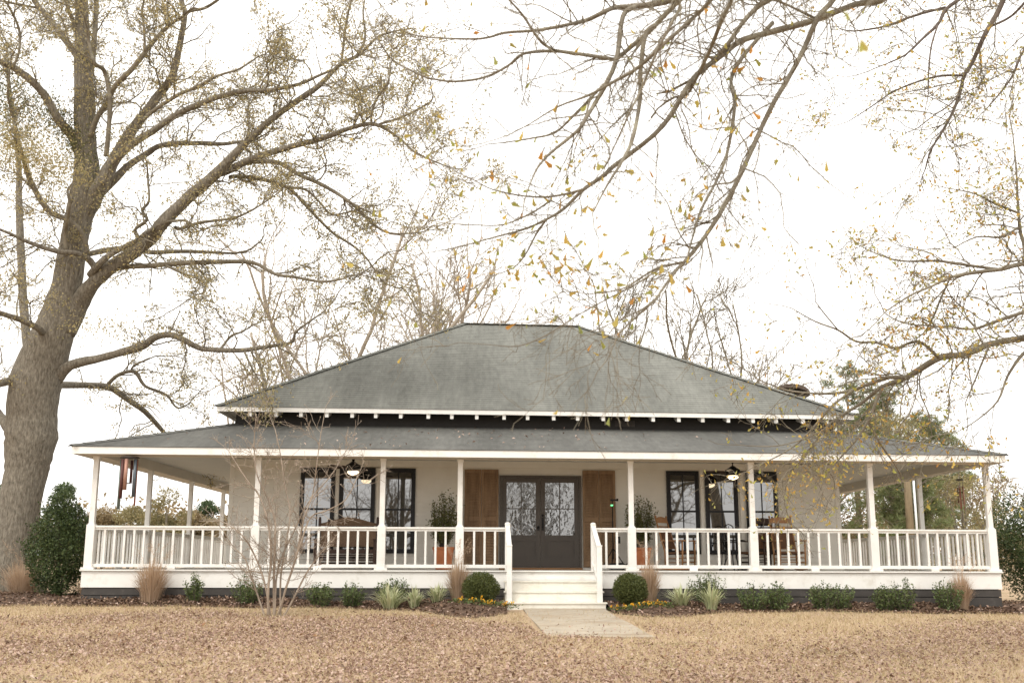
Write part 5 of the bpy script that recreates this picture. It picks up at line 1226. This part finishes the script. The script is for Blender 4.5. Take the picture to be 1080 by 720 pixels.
# black metal bistro table and chair
t = thing('bistro_table', (5.26, 1.15, .001), 'round black metal table on curved legs between the rocking chairs', 'table')
mb = MB(); mb.lathe([(.30, 0), (.31, .012), (.30, .024)], (5.26, 1.15, .66), 24); mb.build('table_top', BMETAL, t)
for k in range(3):
    a = 2 * PI * k / 3 + .45; d = Vector((math.cos(a), math.sin(a), 0)); c = Vector((5.26, 1.15, 0))
    mb = MB(); mb.tube([c + d * .22 + Vector((0, 0, .66)), c + d * .12 + Vector((0, 0, .45)), c + d * .12 + Vector((0, 0, .28)), c + d * .20 + Vector((0, 0, .1)), c + d * .31 + Vector((0, 0, .012))], [.014] * 5, 6); mb.build('leg', BMETAL, t, smooth=True)
mb = MB(); mb.lathe([(.125, 0), (.135, .01), (.125, .02)], (5.26, 1.15, .36), 16); mb.build('ring', BMETAL, t)
t = thing('bistro_chair', (5.42, 1.95, .001), 'dark metal chair with arched back against the middle window', 'chair')
c = Vector((5.42, 1.95, 0))
for sx in (-1, 1):
    for sy in (-1, 1):
        mb = MB(); mb.tube([c + Vector((sx * .17, sy * .17, .44)), c + Vector((sx * .2, sy * .2, .002))], .011, 6); mb.build('leg', BMETAL, t, smooth=True)
mb = MB(); mb.lathe([(.2, 0), (.215, .012), (.2, .028)], (c.x, c.y, .44), 20); mb.build('seat', BMETAL, t)
mb = MB(); mb.tube([c + Vector((.19 * math.cos(a), .17, .45 + .0 + .62 * math.sin(a) ** .6)) for a in [PI * k / 12 for k in range(13)]], .013, 6)
for k in (-1, 0, 1): mb.tube([c + Vector((k * .09, .17, .46)), c + Vector((k * .09, .17, 1.03 - abs(k) * .04))], .008, 5)
mb.build('backrest', BMETAL, t, smooth=True)
# porch settle (wide bench with woven back)
bx, by = -3.60, 1.72; t = thing('porch_bench', (bx, by, .001), 'wide dark wooden bench with arched crest and woven back below the windows', 'bench'); hw = .68
for s in (-1, 1):
    mb = MB(); mb.box(bx + s * hw - .03, bx + s * hw + .03, by + .22, by + .28, .001, 1.16); mb.lathe([(.02, 0), (.032, .02), (.02, .05)], (bx + s * hw, by + .25, 1.16), 8); mb.build('back_post', DARKW, t)
    mb = MB(); mb.box(bx + s * hw - .03, bx + s * hw + .03, by - .30, by - .24, .001, .66); mb.build('front_leg', DARKW, t)
    mb = MB(); mb.box(bx + s * hw - .045, bx + s * hw + .045, by - .34, by + .22, .66, .69); mb.build('arm', DARKW, t)
mb = MB(); n = 16
for k in range(n):
    a, b = -hw + .03 + (2 * hw - .06) * k / n, -hw + .03 + (2 * hw - .06) * (k + 1) / n; f = lambda q: 1.06 + .14 * math.cos(q / hw * PI / 2) ** 1.5
    mb.hexa([(bx + a, by + .235, 1.0), (bx + b, by + .235, 1.0), (bx + b, by + .265, 1.0), (bx + a, by + .265, 1.0), (bx + a, by + .235, f(a)), (bx + b, by + .235, f(b)), (bx + b, by + .265, f(b)), (bx + a, by + .265, f(a))])
mb.build('crest_rail', mat('brown_wood', (.12, .07, .035), .5, .25, 8, stretch=(1, 4, 4)), t)
mb = MB(); mb.box(bx - hw + .03, bx + hw - .03, by + .238, by + .262, .52, .94); mb.build('backrest', WICKER, t)
mb = MB(); mb.box(bx - hw + .03, bx + hw - .03, by - .28, by + .235, .40, .45); mb.build('seat', WICKER, t)
mb = MB()
for z in (.10, .20, .30): mb.box(bx - hw + .03, bx + hw - .03, by - .285, by - .255, z, z + .035)
mb.box(bx - hw + .03, bx + hw - .03, by - .29, by - .25, .36, .455); mb.build('front_rail', DARKW, t)
mb = MB()
for z in (.12, .25):
    mb.box(bx - hw + .03, bx + hw - .03, by + .235, by + .265, z, z + .04)
mb.build('rear_rail', DARKW, t)
# light stand with a green lamp
t = thing('light_stand', (2.66, 2.2, .001), 'black tripod stand with a small green light leaning near the shutter', 'stand'); c = Vector((2.66, 2.2, 0))
mb = MB(); mb.tube([c + Vector((0, 0, .25)), c + Vector((0, 0, 1.62))], [.016, .010], 8); mb.build('pole', BMETAL, t, smooth=True)
for k in range(3):
    a = 2 * PI * k / 3 + .3; d = Vector((math.cos(a), math.sin(a), 0)); mb = MB(); mb.tube([c + Vector((0, 0, .5)), c + d * .36 + Vector((0, 0, .012))], .011, 6); mb.build('leg', BMETAL, t, smooth=True)
mb = MB(); mb.box(c.x - .05, c.x + .12, c.y - .02, c.y + .02, 1.62, 1.66); mb.box(c.x + .1, c.x + .14, c.y - .03, c.y + .03, 1.615, 1.675); mb.build('bracket', BMETAL, t)
mb = MB(); mb.box(c.x - .04, c.x + .01, c.y - .03, c.y + .02, 1.50, 1.53); mb.build('green_lamp', emit_mat('green_lamp_glow', (.05, .9, .25), 1.2), t)
mb = MB(); mb.box(c.x + .05, c.x + .17, c.y - .06, c.y + .03, .62, .78); mb.build('battery_box', BMETAL, t)
t = thing('cable_bag', (2.75, 1.9, .001), 'black equipment bag lying on the deck by the light stand', 'bag')
mb = MB(); mb.tube([(2.45, 1.85, .07), (2.55, 1.86, .085), (2.85, 1.88, .09), (2.97, 1.89, .065)], [.03, .075, .08, .03], 10, rough=.08, rng=random.Random(5)); mb.build('bag_body', BLACK, t, smooth=True)
mb = MB(); mb.tube([(2.9, 1.86, .12), (3.02, 1.8, .19), (3.12, 1.82, .12), (3.16, 1.85, .02)], .012, 6); mb.build('strap', BLACK, t, smooth=True)
# ceiling fans
LAMP = emit_mat('fan_bowl_glow', (1, .80, .52), 2.6)
FANB = mat('fan_blade', (.05, .032, .02), .5, .2, 6)
def fan(x, y, zl, label, a0):
    t = thing('ceiling_fan', (x, y, 2.61), label, 'ceiling fan', 'porch ceiling fans')
    mb = MB(); mb.lathe([(.022, -.16), (.05, -.07), (.07, -.03), (.075, .0)], (x, y, 2.611), 14); mb.tube([(x, y, 2.5), (x, y, zl + .16)], .013, 8); mb.build('downrod', BMETAL, t, smooth=True)
    mb = MB(); mb.lathe([(.05, .03), (.15, .05), (.175, .10), (.17, .17), (.10, .21), (.04, .26)], (x, y, zl), 20); mb.build('motor', BMETAL, t, smooth=True)
    for k in range(5):
        a = a0 + 2 * PI * k / 5; d = Vector((math.cos(a), math.sin(a), 0)); s = Vector((-d.y, d.x, 0)); c = Vector((x, y, zl + .12)); mb = MB()
        def q(r_, w_, dz): return [c + d * r_ - s * w_ + Vector((0, 0, dz - .012)), c + d * r_ + s * w_ + Vector((0, 0, dz + .012))]
        A_, B_, C2 = q(.2, .05, 0), q(.4, .07, .005), q(.68, .06, .0); th = Vector((0, 0, .008))
        for u_, v_ in ((A_, B_), (B_, C2)): mb.hexa([u_[0], u_[1], v_[1], v_[0], u_[0] + th, u_[1] + th, v_[1] + th, v_[0] + th])
        b_ = mb.build('blade', FANB, t)
        mb = MB(); mb.bar(c + d * .12 + Vector((0, 0, .004)), c + d * .24 + Vector((0, 0, .013)), .03, .008); mb.build('blade_arm', BMETAL, b_)
    mb = MB(); mb.lathe([(.02, -.075), (.07, -.062), (.115, -.03), (.13, .0), (.128, .012)], (x, y, zl + .015), 20); mb.build('lamp_bowl', LAMP, t, smooth=True)
fan(-3.46, 1.35, 2.2, 'dark ceiling fan with lit bowl lamp over the bench', .12)
fan(5.40, 1.35, 2.13, 'dark ceiling fan with lit bowl lamp near the rocking chairs', .55)
# wind chimes
def chime(x, y, ztop, zcap, rad_, tubes, label, capc):
    t = thing('wind_chime', (x, y, ztop), label, 'wind chime', None)
    mb = MB(); mb.tube([(x, y, ztop), (x, y, zcap)], .004, 5); mb.build('cord', BMETAL, t)
    mb = MB(); mb.lathe([(rad_ * 1.05, 0), (rad_ * 1.12, .012), (rad_ * 1.0, .03), (rad_ * .2, .036)], (x, y, zcap - .03), 20); mb.build('top_disc', capc, t, smooth=True)
    n = len(tubes)
    for k, (ln, m, r_, g, *an) in enumerate(tubes):
        a = R(an[0]) if an else 2 * PI * k / n + .35; px, py = x + rad_ * .85 * math.cos(a), y + rad_ * .85 * math.sin(a)
        mb = MB(); mb.tube([(px, py, zcap - .04 - g), (px, py, zcap - .04 - g - ln)], r_, 10); tb = mb.build('chime_tube', m, t, smooth=True)
        mb = MB(); mb.tube([(px, py, zcap - .03), (px, py, zcap - .05 - g)], .0025, 4); mb.build('string', BMETAL, tb)
    mb = MB(); mb.tube([(x, y, zcap - .03), (x, y, zcap - .8 * max(q[0] for q in tubes) - .1)], .003, 4); mb.lathe([(.02, 0), (.05, .006), (.05, .018), (.02, .024)], (x, y, zcap - .55 * max(q[0] for q in tubes)), 12); mb.build('clapper', DARKW, t, smooth=True)
CT = [mat('chime_grey_green', (.17, .21, .19), .4, .2, 5, metal=.4), mat('chime_dark_red', (.10, .04, .035), .5, .2, 5), mat('chime_copper_pink', (.36, .20, .15), .45, .2, 5, metal=.3), mat('chime_slate', (.11, .13, .15), .4, .2, 5, metal=.4), mat('chime_rust', (.28, .10, .06), .5, .2, 5)]
cx_ = float(at(137, 482, -.33)[0])
chime(cx_, -.33, 2.394, 2.385, .19, [(1.06, CT[0], .034, .02, 190), (.84, CT[1], .036, .02, 232), (.66, CT[2], .042, .02, 266), (.80, CT[3], .036, .02, 338), (.98, CT[4], .02, .02, 15), (.5, CT[1], .03, .02, 90)], 'large wind chime with grey and rust tubes at the porch corner by the holly', CHAR)
chime(10.42, .62, 2.612, 2.05, .075, [(.42, CT[4], .011, .12), (.52, CT[2], .011, .10), (.36, CT[1], .011, .14), (.48, CT[4], .011, .16), (.56, CT[2], .011, .12)], 'small wind chime with thin rust red tubes in the last porch bay', BMETAL)
# utility pole behind the porch
ux, uy = float(at(957.5, 520, 20.5)[0]), 20.5; t = thing('utility_pole', (ux, uy, gz(ux, uy)), 'brown wooden utility pole with pale conduit seen through the far porch bay', 'pole')
POLE = mat('pole_wood', (.20, .155, .095), .9, .3, 6, stretch=(3, 3, .3), bump=.4)
mb = MB(); mb.tube([(ux, uy, gz(ux, uy) - .2), (ux, uy, 2.2), (ux + .02, uy, 4.4)], [.17, .155, .14], 12); mb.build('post', POLE, t, smooth=True)
mb = MB(); mb.tube([(ux + .235, uy - .08, gz(ux, uy)), (ux + .235, uy - .08, 4.1)], .05, 8); mb.build('conduit', mat('pale_conduit', (.74, .76, .78), .5, .05), t, smooth=True)
